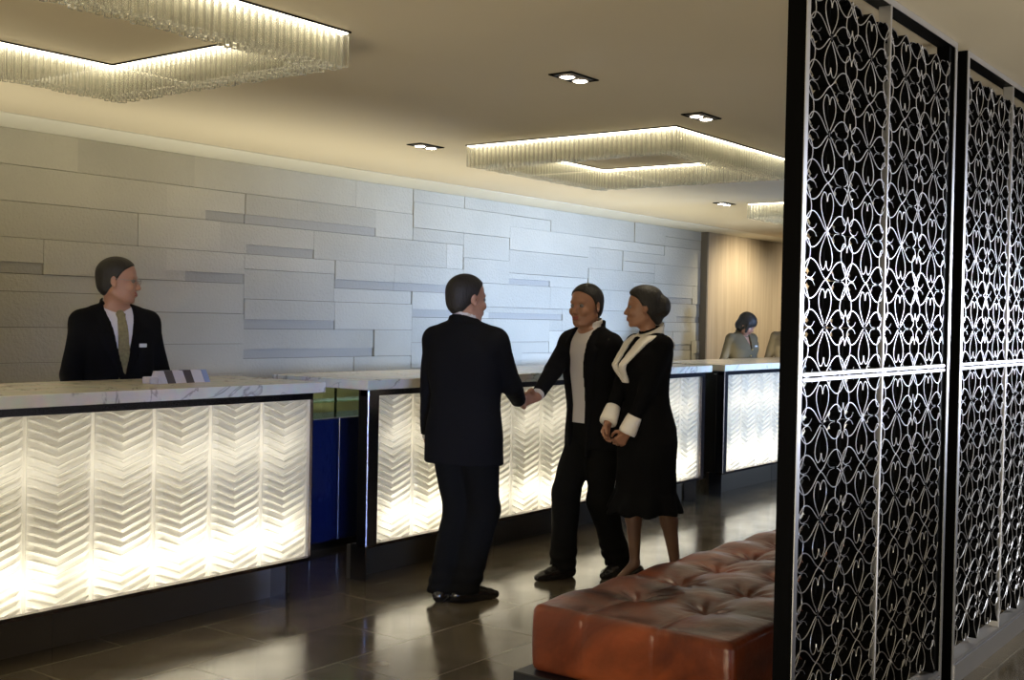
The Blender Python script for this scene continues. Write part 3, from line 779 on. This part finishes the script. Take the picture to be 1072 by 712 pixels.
def person_man(loc, az, label, p):
    """p: pose dictionary in body frame (x forward, y left, z up)"""
    root = empty('person', loc, az); tag(root, label, 'person')
    hs = p.get('h', 1.0); b = p.get('b', 1.0); g = lambda k, d: np.array(p.get(k, d), float)
    shz = 1.388*hs; shy = .178*b
    lean = p.get('lean', 0.0)
    sh = {s: np.array([-.012+lean, s*shy, shz]) for s in (1, -1)}
    wr = {1: g('wl', (.04, .255, .82)), -1: g('wr', (.04, -.255, .82))}
    hint = {1: g('hl', (-1, .4, 0)), -1: g('hr', (-1, -.4, 0))}
    el = {}
    for s in (1, -1): el[s], wr[s] = ik(sh[s], wr[s], .285*hs, .262*hs, hint[s])
    hip = {s: np.array([0, s*.088, .90*hs]) for s in (1, -1)}
    ft = {1: g('fl', (0, .10, 0)), -1: g('fr', (0, -.10, 0))}; fy = {1: p.get('fla', .15), -1: p.get('fra', -.15)}
    ank = {s: ft[s]+np.array([-.0, 0, .085]) for s in (1, -1)}
    kn = {}
    for s in (1, -1): kn[s], _ = ik(hip[s], ank[s], .435*hs, .415*hs, g('kh', (1, 0, 0)))
    HSC = 1.07; hc = np.array(p.get('hc', (.030, 0, 1.608)), float)*np.array([1, 1, hs])+np.array([lean, 0, 0]); hyaw, hpit, hrol = p.get('hr3', (0, 0, 0))
    R = Rz(hyaw)@Ry(hpit)@Rx(hrol); skin = p.get('skin', M_skin)
    # --- body, one continuous surface
    F = Field(LOW, (.62, .62, 1.80), .0062)
    P = head(F, hc, R, False, HSC)
    nb = np.array([-.022+lean, 0, 1.40*hs]); F.cone(P(-.022, 0, -.05), nb, .052, .060, .025)
    F.loft([(z, w*.86, d*.82, c+lean*max(0, (z-.9)/.5)) for z, w, d, c in torso_tab(b, .84, hz=hs)[:-1]], .03)
    for s in (1, -1):
        F.cone(nb+(0, 0, -.0), sh[s]+(0, -s*.01, -.012), .050, .048, .03); F.cone(sh[s], el[s], .046, .038, .02); F.cone(el[s], wr[s], .038, .026, .01)
        F.cone(hip[s]+(0, 0, .02), kn[s], .080, .052, .03); F.cone(kn[s], ank[s], .050, .036, .02)
        F.cone(ank[s], ank[s]+Rz(fy[s])@np.array([.10, 0, -.045]), .034, .025, .02)
        dr = wr[s]-el[s]; dr = dr/np.linalg.norm(dr)
        hp = p.get('hand_l' if s == 1 else 'hand_r', None)
        if hp is None: hp = dict(d=dr*.6+np.array([.15, 0, -.6]), n=(.25, -s, 0), curl=.45, th=.5)
        d0 = np.array(hp['d'], float); d0 /= np.linalg.norm(d0); n0 = np.array(hp['n'], float)
        tv = np.cross(d0, n0); want = np.array(hp.get('t', (1, 0, .3)), float)
        hand(F, wr[s]+dr*.012, d0, n0, 1 if tv@want > 0 else -1, hp.get('curl', .5), hp.get('th', .6))
    Ri = R.T
    def fm(c):
        q = (c-P(0, 0, 0))@Ri.T
        return ((q[:, 0] > .083) & (np.abs(q[:, 1]) < .021) & (q[:, 2] > -.079) & (q[:, 2] < -.058)).astype(int)
    F.build('body', [skin, M_lip], root, fm); face_bits(root, P, R, HSC)
    # --- hair
    F = Field(hc-.18, hc+.18, .005); hair_short(F, P, R, HSC, front=p.get('front', .086), line=p.get('hline', -.010)); F.build('hair', M_hair, root)
    if p.get('glasses'):
        mb = MB()
        for s in (1, -1):
            pts = [P(.101, s*.032+.021*math.cos(a), -.001+.015*math.sin(a)) for a in np.linspace(0, 2*PI, 15)]; mb.tube(pts, .0013, 6)
            mb.tube([P(.101, s*.053, .003), P(.05, s*.080, .006), P(-.01, s*.088, .010)], .0015, 6)
        mb.tube([P(.101, -.011, .002), P(.105, 0, .005), P(.101, .011, .002)], .0013, 6); mb.build('glasses', M_glasses, root)
    # --- jacket
    tab = [(z, w, d, c+lean*max(0, (z-.9)/.5)) for z, w, d, c in torso_tab(b, p.get('hem', .755), belly=p.get('belly', 0), hz=hs)]
    def jk(F, off, sleeve, cut, body=True):
        if body: F.loft(tab, .0, off)
        for s in (1, -1):
            F.cone((-.022+lean, s*.05, 1.452*hs), sh[s]+(0, -s*.008, -.004), .034+off, .060+off, .05)
            if not cut: continue
            F.cone(sh[s], el[s], (.063+off)*b, (.054+off), .03); e = el[s]+(wr[s]-el[s])*sleeve
            F.cone(el[s], e, .053+off, .042+off, .012)
            dr = (wr[s]-el[s])/np.linalg.norm(wr[s]-el[s])
            F.put(lambda X, Y, Z: -((X-e[0])*dr[0]+(Y-e[1])*dr[1]+(Z-e[2])*dr[2])+0*X, e-.07, e+.07, 0, 'sub', m=0)
    F = Field(LOW+(0, 0, .6), (.62, .62, 1.62), .0075); jk(F, 0, .93, False)
    op = p.get('open', 0)
    zb = 1.10*hs if not op else .70; vcut(F, zb, 1.47*hs, .085 if not op else .082, .01, 0)
    if op: # open jacket : shirt front visible all the way down
        F.put(lambda X, Y, Z: np.maximum(np.abs(Y)-op, .0-X)+0*Z, (0, -op, .6), (.4, op, 1.47), 0, 'sub', m=.02)
    jk(F, 0, .93, True, False); folds(F, .0035, p.get('seed', 1))
    # lapels
    T = np.array(tab)
    def lap(X, Y, Z):
        w = np.interp(Z, T[:, 0], T[:, 1]); d = np.interp(Z, T[:, 0], T[:, 2]); cx = np.interp(Z, T[:, 0], T[:, 3])
        dd = ((np.abs((X-cx)/d)**2.4+np.abs(Y/w)**2.4)**(1/2.4)-1)*np.minimum(w, d)-.007
        e = np.interp(Z, [zb, 1.47*hs], [0 if not op else op, .085]); wd = np.interp(Z, [zb, 1.30*hs, 1.36*hs, 1.37*hs, 1.47*hs], [.008, .034, .040, .024, .022])
        return np.maximum(np.maximum(dd, np.abs(np.abs(Y)-e-wd)-wd), np.maximum(.0-X, np.maximum(zb-Z, Z-1.47*hs)))
    F.put(lap, (0, -.2, zb), (.3, .2, 1.48*hs), .002)
    # neck opening and collar roll
    F.cone((-.005, 0, 1.44*hs), (-.002, 0, 1.56*hs), .060, .066, .004, 'sub')
    F.put(lambda X, Y, Z: np.maximum(np.maximum(np.abs(np.sqrt((X+.02-lean)**2+Y**2)-.073)-.008, np.abs(Z-1.468*hs+.35*(X-lean))-.026), X-.035)+0*Z, (-.15, -.12, 1.38*hs), (.12, .12, 1.54*hs), .008)
    jo = F.build('suit_jacket', p.get('jm', M_suit), root)
    # --- shirt
    F = Field((-.3, -.3, .9), (.36, .3, 1.60), .0062); F.loft([(z, w-.012, d-.013, c) for z, w, d, c in tab[1:]], 0, 0)
    F.put(lambda X, Y, Z: np.maximum(np.maximum(np.abs(np.sqrt((X+.015-lean)**2+Y**2)-.062)-.0035, np.abs(Z-1.492*hs+.30*(X-lean))-.026), 0*X-1), (-.15, -.12, 1.38*hs), (.12, .12, 1.56*hs), .006)
    F.put(lambda X, Y, Z: np.maximum(np.maximum(np.abs(Y)-.006-.30*np.maximum(Z-1.455*hs, 0), 1.455*hs-Z), -X)+0*X, (0, -.1, 1.44*hs), (.2, .1, 1.55*hs), .002, 'sub') if p.get('nocollar') is None else None
    F.build('shirt', p.get('shirt', M_shirt), root)
    for s in (1, -1):
        e = el[s]+(wr[s]-el[s])*.90; MB().tube([e, wr[s]+(wr[s]-el[s])*.015], [.037, .034], 16).build('shirt_cuff', p.get('shirt', M_shirt), root, True)
    if p.get('tie'):
        F = Field((0, -.08, 1.02), (.3, .08, 1.56), .005)
        def tie(X, Y, Z):
            w = np.interp(Z, T[:, 0], T[:, 1]); d = np.interp(Z, T[:, 0], T[:, 2]); cx = np.interp(Z, T[:, 0], T[:, 3])
            dd = ((np.abs((X-cx)/d)**2.4+np.abs(Y/w)**2.4)**(1/2.4)-1)*np.minimum(w, d)-.000
            hw = np.interp(Z, [1.05, 1.40*hs, 1.405*hs, 1.45*hs], [.042, .024, .020, .030])
            return np.maximum(np.maximum(dd, -dd-.02), np.maximum(np.abs(Y)-hw, np.maximum(1.05-Z, Z-1.435*hs)))
        F.put(tie, (0, -.08, 1.03), (.3, .08, 1.5), 0); F.ell((.060, 0, 1.435*hs), (.018, .022, .022), .008); F.build('tie', M_tie, root)
    if not op:
        for zz in (1.07*hs, .95*hs):
            xx = np.interp(zz, T[:, 0], T[:, 2])+np.interp(zz, T[:, 0], T[:, 3]); MB().ball((xx+.001, .012, zz), (.004, .009, .009), 10).build('jacket_button', M_shoe, jo, True)
    if p.get('badge'):
        zz = 1.27*hs; MB().box(-.004, .004, -.026, .026, -.010, .010, 0, bev=.002).build('name_badge', M_badge, jo).matrix_local = Matrix.Translation((.126, .105, zz))@Matrix.Rotation(.42, 4, 'Z')
    # --- trousers
    F = Field((-.45, -.4, .0), (.5, .4, 1.0), .0078)
    F.ell((0, 0, .89*hs), (.128*b, .168*b, .13), 0)
    for s in (1, -1):
        F.cone(hip[s]+(0, 0, -.02), kn[s], .104*b, .082, .03); F.cone(kn[s], ank[s]+(0, 0, -.02), .082, .076, .03)
    folds(F, .005, p.get('seed', 1)+5)
    X, Y, Z = F.grid((slice(None),)*3)
    F.D += (.004*np.sin(Z*95+X*20+Y*13)*np.clip((.24-Z)/.12, 0, 1)).astype(np.float32)
    F.D[:] = np.maximum(F.D, (.045-Z)); F.build('trousers', p.get('tm', M_trou), root)
    # --- shoes
    for s in (1, -1):
        F = Field((-.25, -.25, -.02), (.32, .25, .16), .006); a = Rz(fy[s]); q = lambda x, y, z: a@np.array([x, y, z])
        F.cone(q(-.050, 0, .034), q(.06, 0, .036), .036, .040, .01); F.cone(q(.06, 0, .034), q(.145, 0, .026), .042, .034, .02); F.cone(q(.145, 0, .024), q(.185, 0, .022), .032, .022, .015)
        F.cone(q(-.03, 0, .05), q(-.02, 0, .11), .040, .040, .02); F.cone(q(.0, 0, .07), q(.10, 0, .045), .034, .028, .02)
        X, Y, Z = F.grid((slice(None),)*3); F.D[:] = np.maximum(F.D, .001-Z); o = F.build('shoe', M_shoe, root); o.location = ft[s]
    return root

def W2L(loc, az, P):
    return Rz(-az)@(np.array(P, float)-np.array(loc, float))
HS = np.array([5.27, 3.803, 1.030])       # where the two hands meet
# guest seen from behind
A1, L1 = rad(6), (4.81, 3.905, 0)
w = W2L(L1, A1, HS+(-.075, .030, .020)); dd = W2L(L1, A1, HS)-w
person_man(L1, A1, 'man in a black suit seen from behind, reaching out to shake hands', dict(
    b=1.06, wr=w, hr=(-.3, -.6, -1), hand_r=dict(d=(.9, .12, -.10), n=(.0, 1, -.0), t=(0, 0, 1), curl=.38, th=.7),
    wl=(.06, .27, .83), hc=(.005, 0, 1.608), fl=(-.05, .09, 0), fr=(.0, -.02, 0), fla=.35, fra=-.55, hr3=(rad(-26), .04, 0), front=.094, hline=-.002, jm=M_suit, seed=3, h=.995, hem=.735, belly=.01, kh=(1, -.1, 0), lean=-.0))
# host facing the camera
A2, L2 = rad(165), (5.82, 3.73, 0)
w = W2L(L2, A2, HS+(.075, .030, .020))
person_man(L2, A2, 'man in an open dark jacket and pale shirt shaking hands, facing the camera', dict(
    b=.98, h=.985, wr=w, hr=(-.3, -.8, -1), hand_r=dict(d=(.9, -.0, -.10), n=(.0, 1, 0), t=(0, 0, 1), curl=.38, th=.7), open=.062, skin=M_skin2,
    fr=(.20, -.03, 0), fl=(-.14, .08, 0), fla=.3, fra=-.05, hr3=(rad(10), .02, 0), shirt=M_cream, jm=M_suit, seed=8, wl=(-.16, .06, .93), hl=(-.6, 1, 0), lean=.065))
# receptionist behind the near desk
A0, L0 = rad(-105), (3.85, 5.60, 0)
person_man(L0, A0, 'bespectacled male receptionist in black suit and olive tie behind the nearest desk', dict(
    b=1.02, h=1.035, tie=1, badge=1, glasses=1, hr3=(rad(58), .02, 0), seed=11, wl=(.10, .27, .90), wr=(.12, -.27, .90), belly=.01))

def person_woman(loc, az, label, p):
    root = empty('person', loc, az); tag(root, label, 'person'); hs = p.get('h', 1.0); lift = p.get('lift', .06)
    up = lambda z: z*hs+lift
    g = lambda k, d: np.array(p.get(k, d), float)
    sh = {s: np.array([-.01, s*.155, up(1.315)]) for s in (1, -1)}
    wr = {1: g('wl', (.2, .08, .9)), -1: g('wr', (.2, -.08, .9))}; hint = {1: g('hl', (-1, .5, -.4)), -1: g('hr', (-1, -.5, -.4))}; el = {}
    for s in (1, -1): el[s], wr[s] = ik(sh[s], wr[s], .265*hs, .245*hs, hint[s])
    hip = {s: np.array([0, s*.08, up(.84)]) for s in (1, -1)}
    ft = {1: g('fl', (0, .08, 0)), -1: g('fr', (0, -.08, 0))}; fy = {1: p.get('fla', .1), -1: p.get('fra', -.1)}
    ank = {s: ft[s]+np.array([-.01, 0, .085+lift]) for s in (1, -1)}; kn = {}
    for s in (1, -1): kn[s], _ = ik(hip[s], ank[s], .390*hs, .372*hs, (1, 0, 0))
    hc = np.array(p.get('hc', (.03, 0, 1.515)), float)*np.array([1, 1, hs])+np.array([0, 0, lift]); hy, hp_, hr_ = p.get('hr3', (0, 0, 0)); R = Rz(hy)@Ry(hp_)@Rx(hr_)
    F = Field(LOW, (.62, .62, 1.80), .0062); P = head(F, hc, R, True, .95)
    F.cone(P(-.02, 0, -.05), (-.02, 0, up(1.30)), .043, .050, .025)
    T = [(.62, .185, .13, -.01), (.78, .190, .135, -.012), (.86, .182, .130, -.012), (.98, .145, .105, 0), (1.04, .138, .10, .003), (1.12, .152, .112, .010), (1.20, .165, .128, .015), (1.26, .172, .118, .005), (1.32, .165, .095, -.01), (1.355, .12, .072, -.018), (1.38, .06, .055, -.02)]
    T = [(up(z), w*p.get('b', 1), d*p.get('b', 1), c) for z, w, d, c in T]
    F.loft([(z, w*.84, d*.82, c) for z, w, d, c in T[1:-1]], .03)
    for s in (1, -1):
        F.cone((-.02, 0, up(1.32)), sh[s], .040, .038, .03); F.cone(sh[s], el[s], .036, .031, .02); F.cone(el[s], wr[s], .031, .022, .01)
        F.cone(hip[s], kn[s], .078, .047, .03); m = kn[s]*.68+ank[s]*.32+np.array([-.018, 0, 0]); F.cone(kn[s], m, .043, .047, .02); F.cone(m, ank[s], .045, .026, .02)
        F.cone(ank[s], ank[s]+Rz(fy[s])@np.array([.10, 0, -.05-lift*.7]), .026, .020, .02)
        hp = p['hand_l' if s == 1 else 'hand_r']; d0 = np.array(hp['d'], float); n0 = np.array(hp['n'], float)
        tv = np.cross(d0, n0); hand(F, wr[s], d0, n0, 1 if tv@np.array(hp.get('t', (1, 0, .3)), float) > 0 else -1, hp.get('curl', .5), hp.get('th', .6), .9)
    Ri = R.T
    def fm(c):
        q = (c-P(0, 0, 0))@Ri.T/.95
        return np.where(c[:, 2] < up(.60), 2, ((q[:, 0] > .083) & (np.abs(q[:, 1]) < .021) & (q[:, 2] > -.079) & (q[:, 2] < -.058)).astype(int))
    F.build('body', [p.get('skin', M_skin2), M_lip, M_stock], root, fm); face_bits(root, P, R, .95)
    F = Field(hc-.2, hc+.2, .005)
    if p.get('bob'):
        F.ell(P(-.016, 0, .034), (.108, .092, .094), 0, 'add', R)
        F.ell(P(-.04, 0, -.045), (.080, .088, .080), .02, 'add', R)
        c0 = P(.062, 0, -.052); F.ell(c0, (.060, .054, .092), .004, 'sub', R)
        F.cone(P(.040, .070, .03), P(.065, .064, -.065), .022, .012, .012); F.cone(P(.040, -.070, .03), P(.065, -.064, -.065), .022, .012, .012)
    else:
        hair_short(F, P, R, .95, front=.086, line=-.004, off=.011)
        F.ell(P(-.105, 0, .012), (.052, .058, .062), .018, 'add', R); F.ell(P(-.085, 0, -.055), (.030, .036, .040), .015, 'add', R)
        F.ell(P(-.01, 0, .085), (.085, .065, .045), .02, 'add', R)
    F.build('hair', M_hair, root)
    # dress : bodice, sleeves and flared skirt in one
    cl = p.get('cloth', M_dress); hem = p.get('hem', .46)
    SK = [(hem, .215, .20, -.005), (hem+.05, .200, .185, -.005), (hem+.12, .178, .155, -.008)]+T[(0 if hem+.12 < T[0][0] else 1):]
    F = Field((-.5, -.5, hem-.04), (.5, .5, 1.62), .0075); F.loft(SK, 0, .0)
    X, Y, Z = F.grid((slice(None),)*3); th = np.arctan2(Y, X)
    F.D += (.012*np.sin(th*9)*np.clip((hem+.16-Z)/.16, 0, 1)).astype(np.float32)
    F.D[:] = np.maximum(F.D, hem-Z+.008*np.sin(th*5))
    F.D[:] = np.maximum(F.D, -np.maximum(np.sqrt((X/.145)**2+(Y/.165)**2)*.145-.145, Z-(hem+.045)))
    F.ell((.075, .062, up(1.185)), (.050, .055, .055), .03); F.ell((.075, -.062, up(1.185)), (.050, .055, .055), .03)
    for s in (1, -1):
        F.cone((-.02, s*.04, up(1.345)), sh[s]+(0, -s*.006, 0), .030, .050, .025); F.cone(sh[s], el[s], .054, .044, .02); e = el[s]+(wr[s]-el[s])*.62; F.cone(el[s], e, .044, .036, .012)
        dr = (wr[s]-el[s])/np.linalg.norm(wr[s]-el[s])
        ce_ = p.get('cuff', M_white)
        MB().tube([e, e+dr*.03, wr[s]-dr*.004, wr[s]+dr*.012], [.041, .045, .050, .047], 18).build('sleeve_cuff', ce_, root, True)
    vc = p.get('v', .07); vcut(F, up(1.19), up(1.37), vc, .0); F.cone((-.012, 0, up(1.34)), (0, 0, up(1.45)), .050, .06, .004, 'sub')
    folds(F, .003, p.get('seed', 2)); jo = F.build(p.get('cname', 'dress'), cl, root)
    T2 = np.array(T)
    def shell(off, lo, hi, wd_lo, wd_hi, e_hi):
        def fn(X, Y, Z):
            w = np.interp(Z, T2[:, 0], T2[:, 1]); d = np.interp(Z, T2[:, 0], T2[:, 2])+.03*np.exp(-((Z-up(1.185))/.06)**2); cx = np.interp(Z, T2[:, 0], T2[:, 3])
            dd = ((np.abs((X-cx)/d)**2.4+np.abs(Y/w)**2.4)**(1/2.4)-1)*np.minimum(w, d)-off
            e = np.interp(Z, [lo, hi], [0, e_hi]); wd = np.interp(Z, [lo, hi], [wd_lo, wd_hi])
            return np.maximum(np.maximum(dd, -dd-.02), np.maximum(np.abs(np.abs(Y)-e-wd)-wd, np.maximum(lo-Z, Z-hi)))
        return fn
    if p.get('collar'):
        F = Field((-.25, -.25, 1.0), (.32, .25, 1.62), .0062)
        F.put(shell(.012, up(1.10), up(1.365), .014, .046, .045), (-.25, -.25, up(1.08)), (.3, .25, up(1.39)), 0)
        gx, gy, gz = F.grid((slice(None),)*3); F.D[:] = np.maximum(F.D, np.minimum(-.02-gx, up(1.29)-gz))
        F.put(lambda X, Y, Z: np.maximum(np.abs(np.sqrt((X+.018)**2+Y**2)-.066)-.011, np.abs(Z-up(1.36)+.5*X)-.032)+0*Z, (-.15, -.12, up(1.25)), (.12, .12, up(1.45)), .012)
        F.build('collar', M_white, root)
        F = Field((-.12, -.12, up(1.1)), (.25, .12, up(1.5)), .0062)
        F.put(lambda X, Y, Z: np.maximum(np.abs(np.sqrt((X+.012)**2+Y**2)-.050)-.008, np.abs(Z-up(1.385)+.3*X)-.016)+0*Z, (-.12, -.12, up(1.33)), (.12, .12, up(1.45)), 0)
        F.ell((.062, 0, up(1.335)), (.02, .03, .022), .01); F.loft([(z, w*.55, d-.008, c) for z, w, d, c in T if up(1.15) < z < up(1.36)], .004)
        F.build('neck_scarf', M_dress, root)
    else:
        F = Field((-.2, -.2, up(1.2)), (.2, .2, up(1.5)), .006)
        F.put(lambda X, Y, Z: np.maximum(np.abs(np.sqrt((X+.012)**2+Y**2)-.060-.25*(up(1.40)-Z))-.006, np.abs(Z-up(1.375)+.25*X)-.028)+0*Z, (-.15, -.15, up(1.28)), (.15, .15, up(1.48)), 0)
        F.build('jacket_collar', cl, root)
        for zz in (1.04, 1.13, 1.20):
            xx = np.interp(up(zz), T2[:, 0], T2[:, 2])+np.interp(up(zz), T2[:, 0], T2[:, 3])+.012
            MB().ball((xx, 0, up(zz)), (.005, .009, .009), 10).build('jacket_button', M_gold, jo, True)
        MB().box(-.004, .004, -.028, .028, -.008, .008, 0, bev=.002).build('name_badge', M_badge, jo).matrix_local = Matrix.Translation((.142, .075, up(1.235)))@Matrix.Rotation(.35, 4, 'Z')
    for s in (1, -1):
        F = Field((-.2, -.2, -.02), (.25, .2, .2), .0055); a = Rz(fy[s]); q = lambda x, y, z: a@np.array([x, y, z])
        F.cone(q(-.035, 0, .045+lift), q(.06, 0, .035), .030, .032, .015); F.cone(q(.06, 0, .026), q(.135, 0, .020), .034, .020, .015)
        if lift > .03: F.cone(q(-.045, 0, .0), q(-.035, 0, .05+lift), .009, .020, .01)
        X, Y, Z = F.grid((slice(None),)*3); F.D[:] = np.maximum(F.D, .001-Z); F.ell(q(.005, 0, .098+lift), (.05, .022, .04), .01, 'sub'); o = F.build('shoe', M_shoe, root); o.location = ft[s]
    return root
A3, L3 = rad(150), (5.655, 3.295, 0)
WH = np.array([5.40, 3.36, .845])
wa = W2L(L3, A3, WH+(.03, .055, .06)); wb = W2L(L3, A3, WH+(.075, -.055, .045))
person_woman(L3, A3, 'woman in black dress with wide white collar and cuffs, dark hair in a bun', dict(
    h=1.0, lift=.06, wr=wa, wl=wb, collar=1, hr3=(rad(-26), -.02, 0), hl=(-.6, .9, -.5), hr=(-.6, -.9, -.5), b=1.06,
    hand_r=dict(d=(.35, .20, -.85), n=(-.5, .9, .1), t=(1, .2, .2), curl=.55, th=.7), hand_l=dict(d=(.35, -.45, -.7), n=(-.3, -.9, .1), t=(1, 0, .4), curl=.6, th=.6),
    fr=(.03, -.05, 0), fl=(-.15, .09, 0), hem=.44, seed=4))
person_woman((11.80, 5.68, 0), rad(-112), 'woman in an olive jacket with dark bobbed hair looking down at the farthest desk', dict(
    h=1.0, lift=.02, wr=(.12, -.15, .93), wl=(.12, .15, .93), hl=(-.6, .5, -1), hr=(-.6, -.5, -1), bob=1, cloth=M_olive, cuff=M_olive, hem=.52, b=1.10, skin=M_skin, cname='uniform_dress', v=.045,
    hc=(.075, 0, 1.475), hr3=(rad(22), .62, 0), hand_r=dict(d=(.8, .5, -.1), n=(.1, .1, -1), t=(0, 1, 0), curl=.4), hand_l=dict(d=(.8, -.5, -.1), n=(.1, -.1, -1), t=(0, -1, 0), curl=.4), seed=6))
person_woman((12.98, 5.66, 0), rad(-140), 'tan clothed person at the farthest desk, mostly hidden by the black screen post', dict(
    h=1.02, lift=.02, wr=(.12, -.15, .93), wl=(.12, .15, .93), hl=(-.6, .5, -1), hr=(-.6, -.5, -1), bob=1, cloth=M_tan, cuff=M_tan, hem=.52, b=1.05, skin=M_skin, cname='uniform_dress', v=.045,
    hr3=(0, .1, 0), hand_r=dict(d=(.8, .5, -.1), n=(.1, .1, -1), t=(0, 1, 0), curl=.4), hand_l=dict(d=(.8, -.5, -.1), n=(.1, -.1, -1), t=(0, -1, 0), curl=.4), seed=9))

# ------------------------------------------------------------------ lights
def light(kind, name, loc, target, power, col, **kw):
    l = bpy.data.lights.new(name, kind); l.energy = power; l.color = col
    for k, v in kw.items(): setattr(l, k, v)
    o = bpy.data.objects.new(name, l); C.objects.link(o); o.location = loc
    o.rotation_euler = (Vector(target)-Vector(loc)).to_track_quat('-Z', 'Y').to_euler(); return o
cool = (.50, .66, 1.0); warm = (1.0, .86, .62)
light('AREA', 'window_daylight', (10.9, -3.19, 1.62), (9.8, 7.0, 1.35), 118, (.42, .60, 1.0), shape='RECTANGLE', size=3.2, size_y=.6, spread=rad(36))
light('AREA', 'window_daylight', (14.6, -3.1, 1.62), (4.9, 1.425, 1.64), 7.5, (.80, .86, 1.0), shape='RECTANGLE', size=3.0, size_y=.6, spread=rad(14))
light('AREA', 'window_daylight', (-1.6, -3.19, 1.6), (4.6, 4.6, .8), 12, (.34, .50, 1.0), shape='RECTANGLE', size=1.4, size_y=.9, spread=rad(20))  # added cool light, brings blue onto the doors between the desks
light('SPOT', 'corridor_spot', (6.4, -.5, 2.6), (5.9, 1.35, .05), 300, (.95, .97, 1.0), spot_size=rad(48), spot_blend=.6, shadow_soft_size=.05)
for i, (x, y) in enumerate(((4.615, 3.12), (5.86, 3.10), (5.95, 5.21), (10.24, 5.15), (8.0, 2.6), (2.4, 5.21))):
    light('SPOT', 'downlight_beam', (x, y, 2.62), (x, y, 0), 30, warm, spot_size=rad(80), spot_blend=.7, shadow_soft_size=.04)
for x in (3.0, 4.9, 5.7, 6.8, 7.6, 9.0, 10.0, 11.4, 12.4):
    light('SPOT', 'wall_uplight', (x, 6.80, .12), (x, 7.02, 1.6), 10, (1, .88, .62), spot_size=rad(50), spot_blend=.8, shadow_soft_size=.03)
light('AREA', 'ceiling_fill', (6.0, 5.7, .95), (6.0, 5.95, 2.65), 66, (1, .94, .75), shape='RECTANGLE', size=14, size_y=.25, spread=rad(100))  # added upward fill for the ceiling near the wall, not a desk lamp
light('AREA', 'lobby_fill', (-1.4, 1.2, .25), (3.4, 3.0, 2.65), 85, (1, .86, .60), shape='RECTANGLE', size=4, size_y=1.0, spread=rad(120))  # added fill behind the camera, brightens the near ceiling
light('AREA', 'corridor_fill', (4.2, -2.2, .2), (5.2, .2, 2.65), 38, (1, .96, .90), shape='RECTANGLE', size=4, size_y=.8, spread=rad(110))  # added fill out of view, brightens the corridor ceiling
light('SPOT', 'wood_wall_fill', (16.6, 5.6, 2.6), (16.6, 6.95, 1.2), 130, (1, .86, .62), spot_size=rad(125), spot_blend=.8, shadow_soft_size=.05)  # added fill, brightens the right part of the veneer wall
light('SPOT', 'wood_wall_fill', (14.2, 5.9, 2.6), (14.3, 6.95, 1.2), 130, (1, .88, .66), spot_size=rad(125), spot_blend=.8, shadow_soft_size=.05)  # added fill, brightens the near end of the veneer wall
w = bpy.data.worlds.new('world'); bpy.context.scene.world = w; w.use_nodes = True
w.node_tree.nodes['Background'].inputs[0].default_value = (1, .9, .75, 1); w.node_tree.nodes['Background'].inputs[1].default_value = .02

# ------------------------------------------------------------------ camera
cam = bpy.data.cameras.new('camera'); co = bpy.data.objects.new('camera', cam); C.objects.link(co)
cam.sensor_width = 36; cam.sensor_fit = 'HORIZONTAL'; cam.lens = 1226.87/1072*36; cam.clip_start = .05
yaw, p, r = (rad(a) for a in (36.8153, -1.0343, -1.1432))
fwd = Vector((math.cos(yaw)*math.cos(p), math.sin(yaw)*math.cos(p), math.sin(p))); right = fwd.cross(Vector((0, 0, 1))).normalized(); down = fwd.cross(right)
r2 = math.cos(r)*right+math.sin(r)*down; d2 = -math.sin(r)*right+math.cos(r)*down
Mx = Matrix((r2, -d2, -fwd)).transposed().to_4x4(); Mx.translation = (0, 0, 1.5); co.matrix_world = Mx
sc = bpy.context.scene; sc.camera = co
sc.view_settings.view_transform = 'Standard'; sc.view_settings.look = 'None'; sc.view_settings.gamma = 1; sc.view_settings.use_curve_mapping = False
sc.view_settings.exposure = 0.0
sc.cycles.use_denoising = True; sc.cycles.sample_clamp_indirect = 4; sc.cycles.max_bounces = 16; sc.cycles.transmission_bounces = 16; sc.cycles.diffuse_bounces = 5; sc.cycles.glossy_bounces = 5; sc.cycles.caustics_refractive = True; sc.cycles.blur_glossy = .5
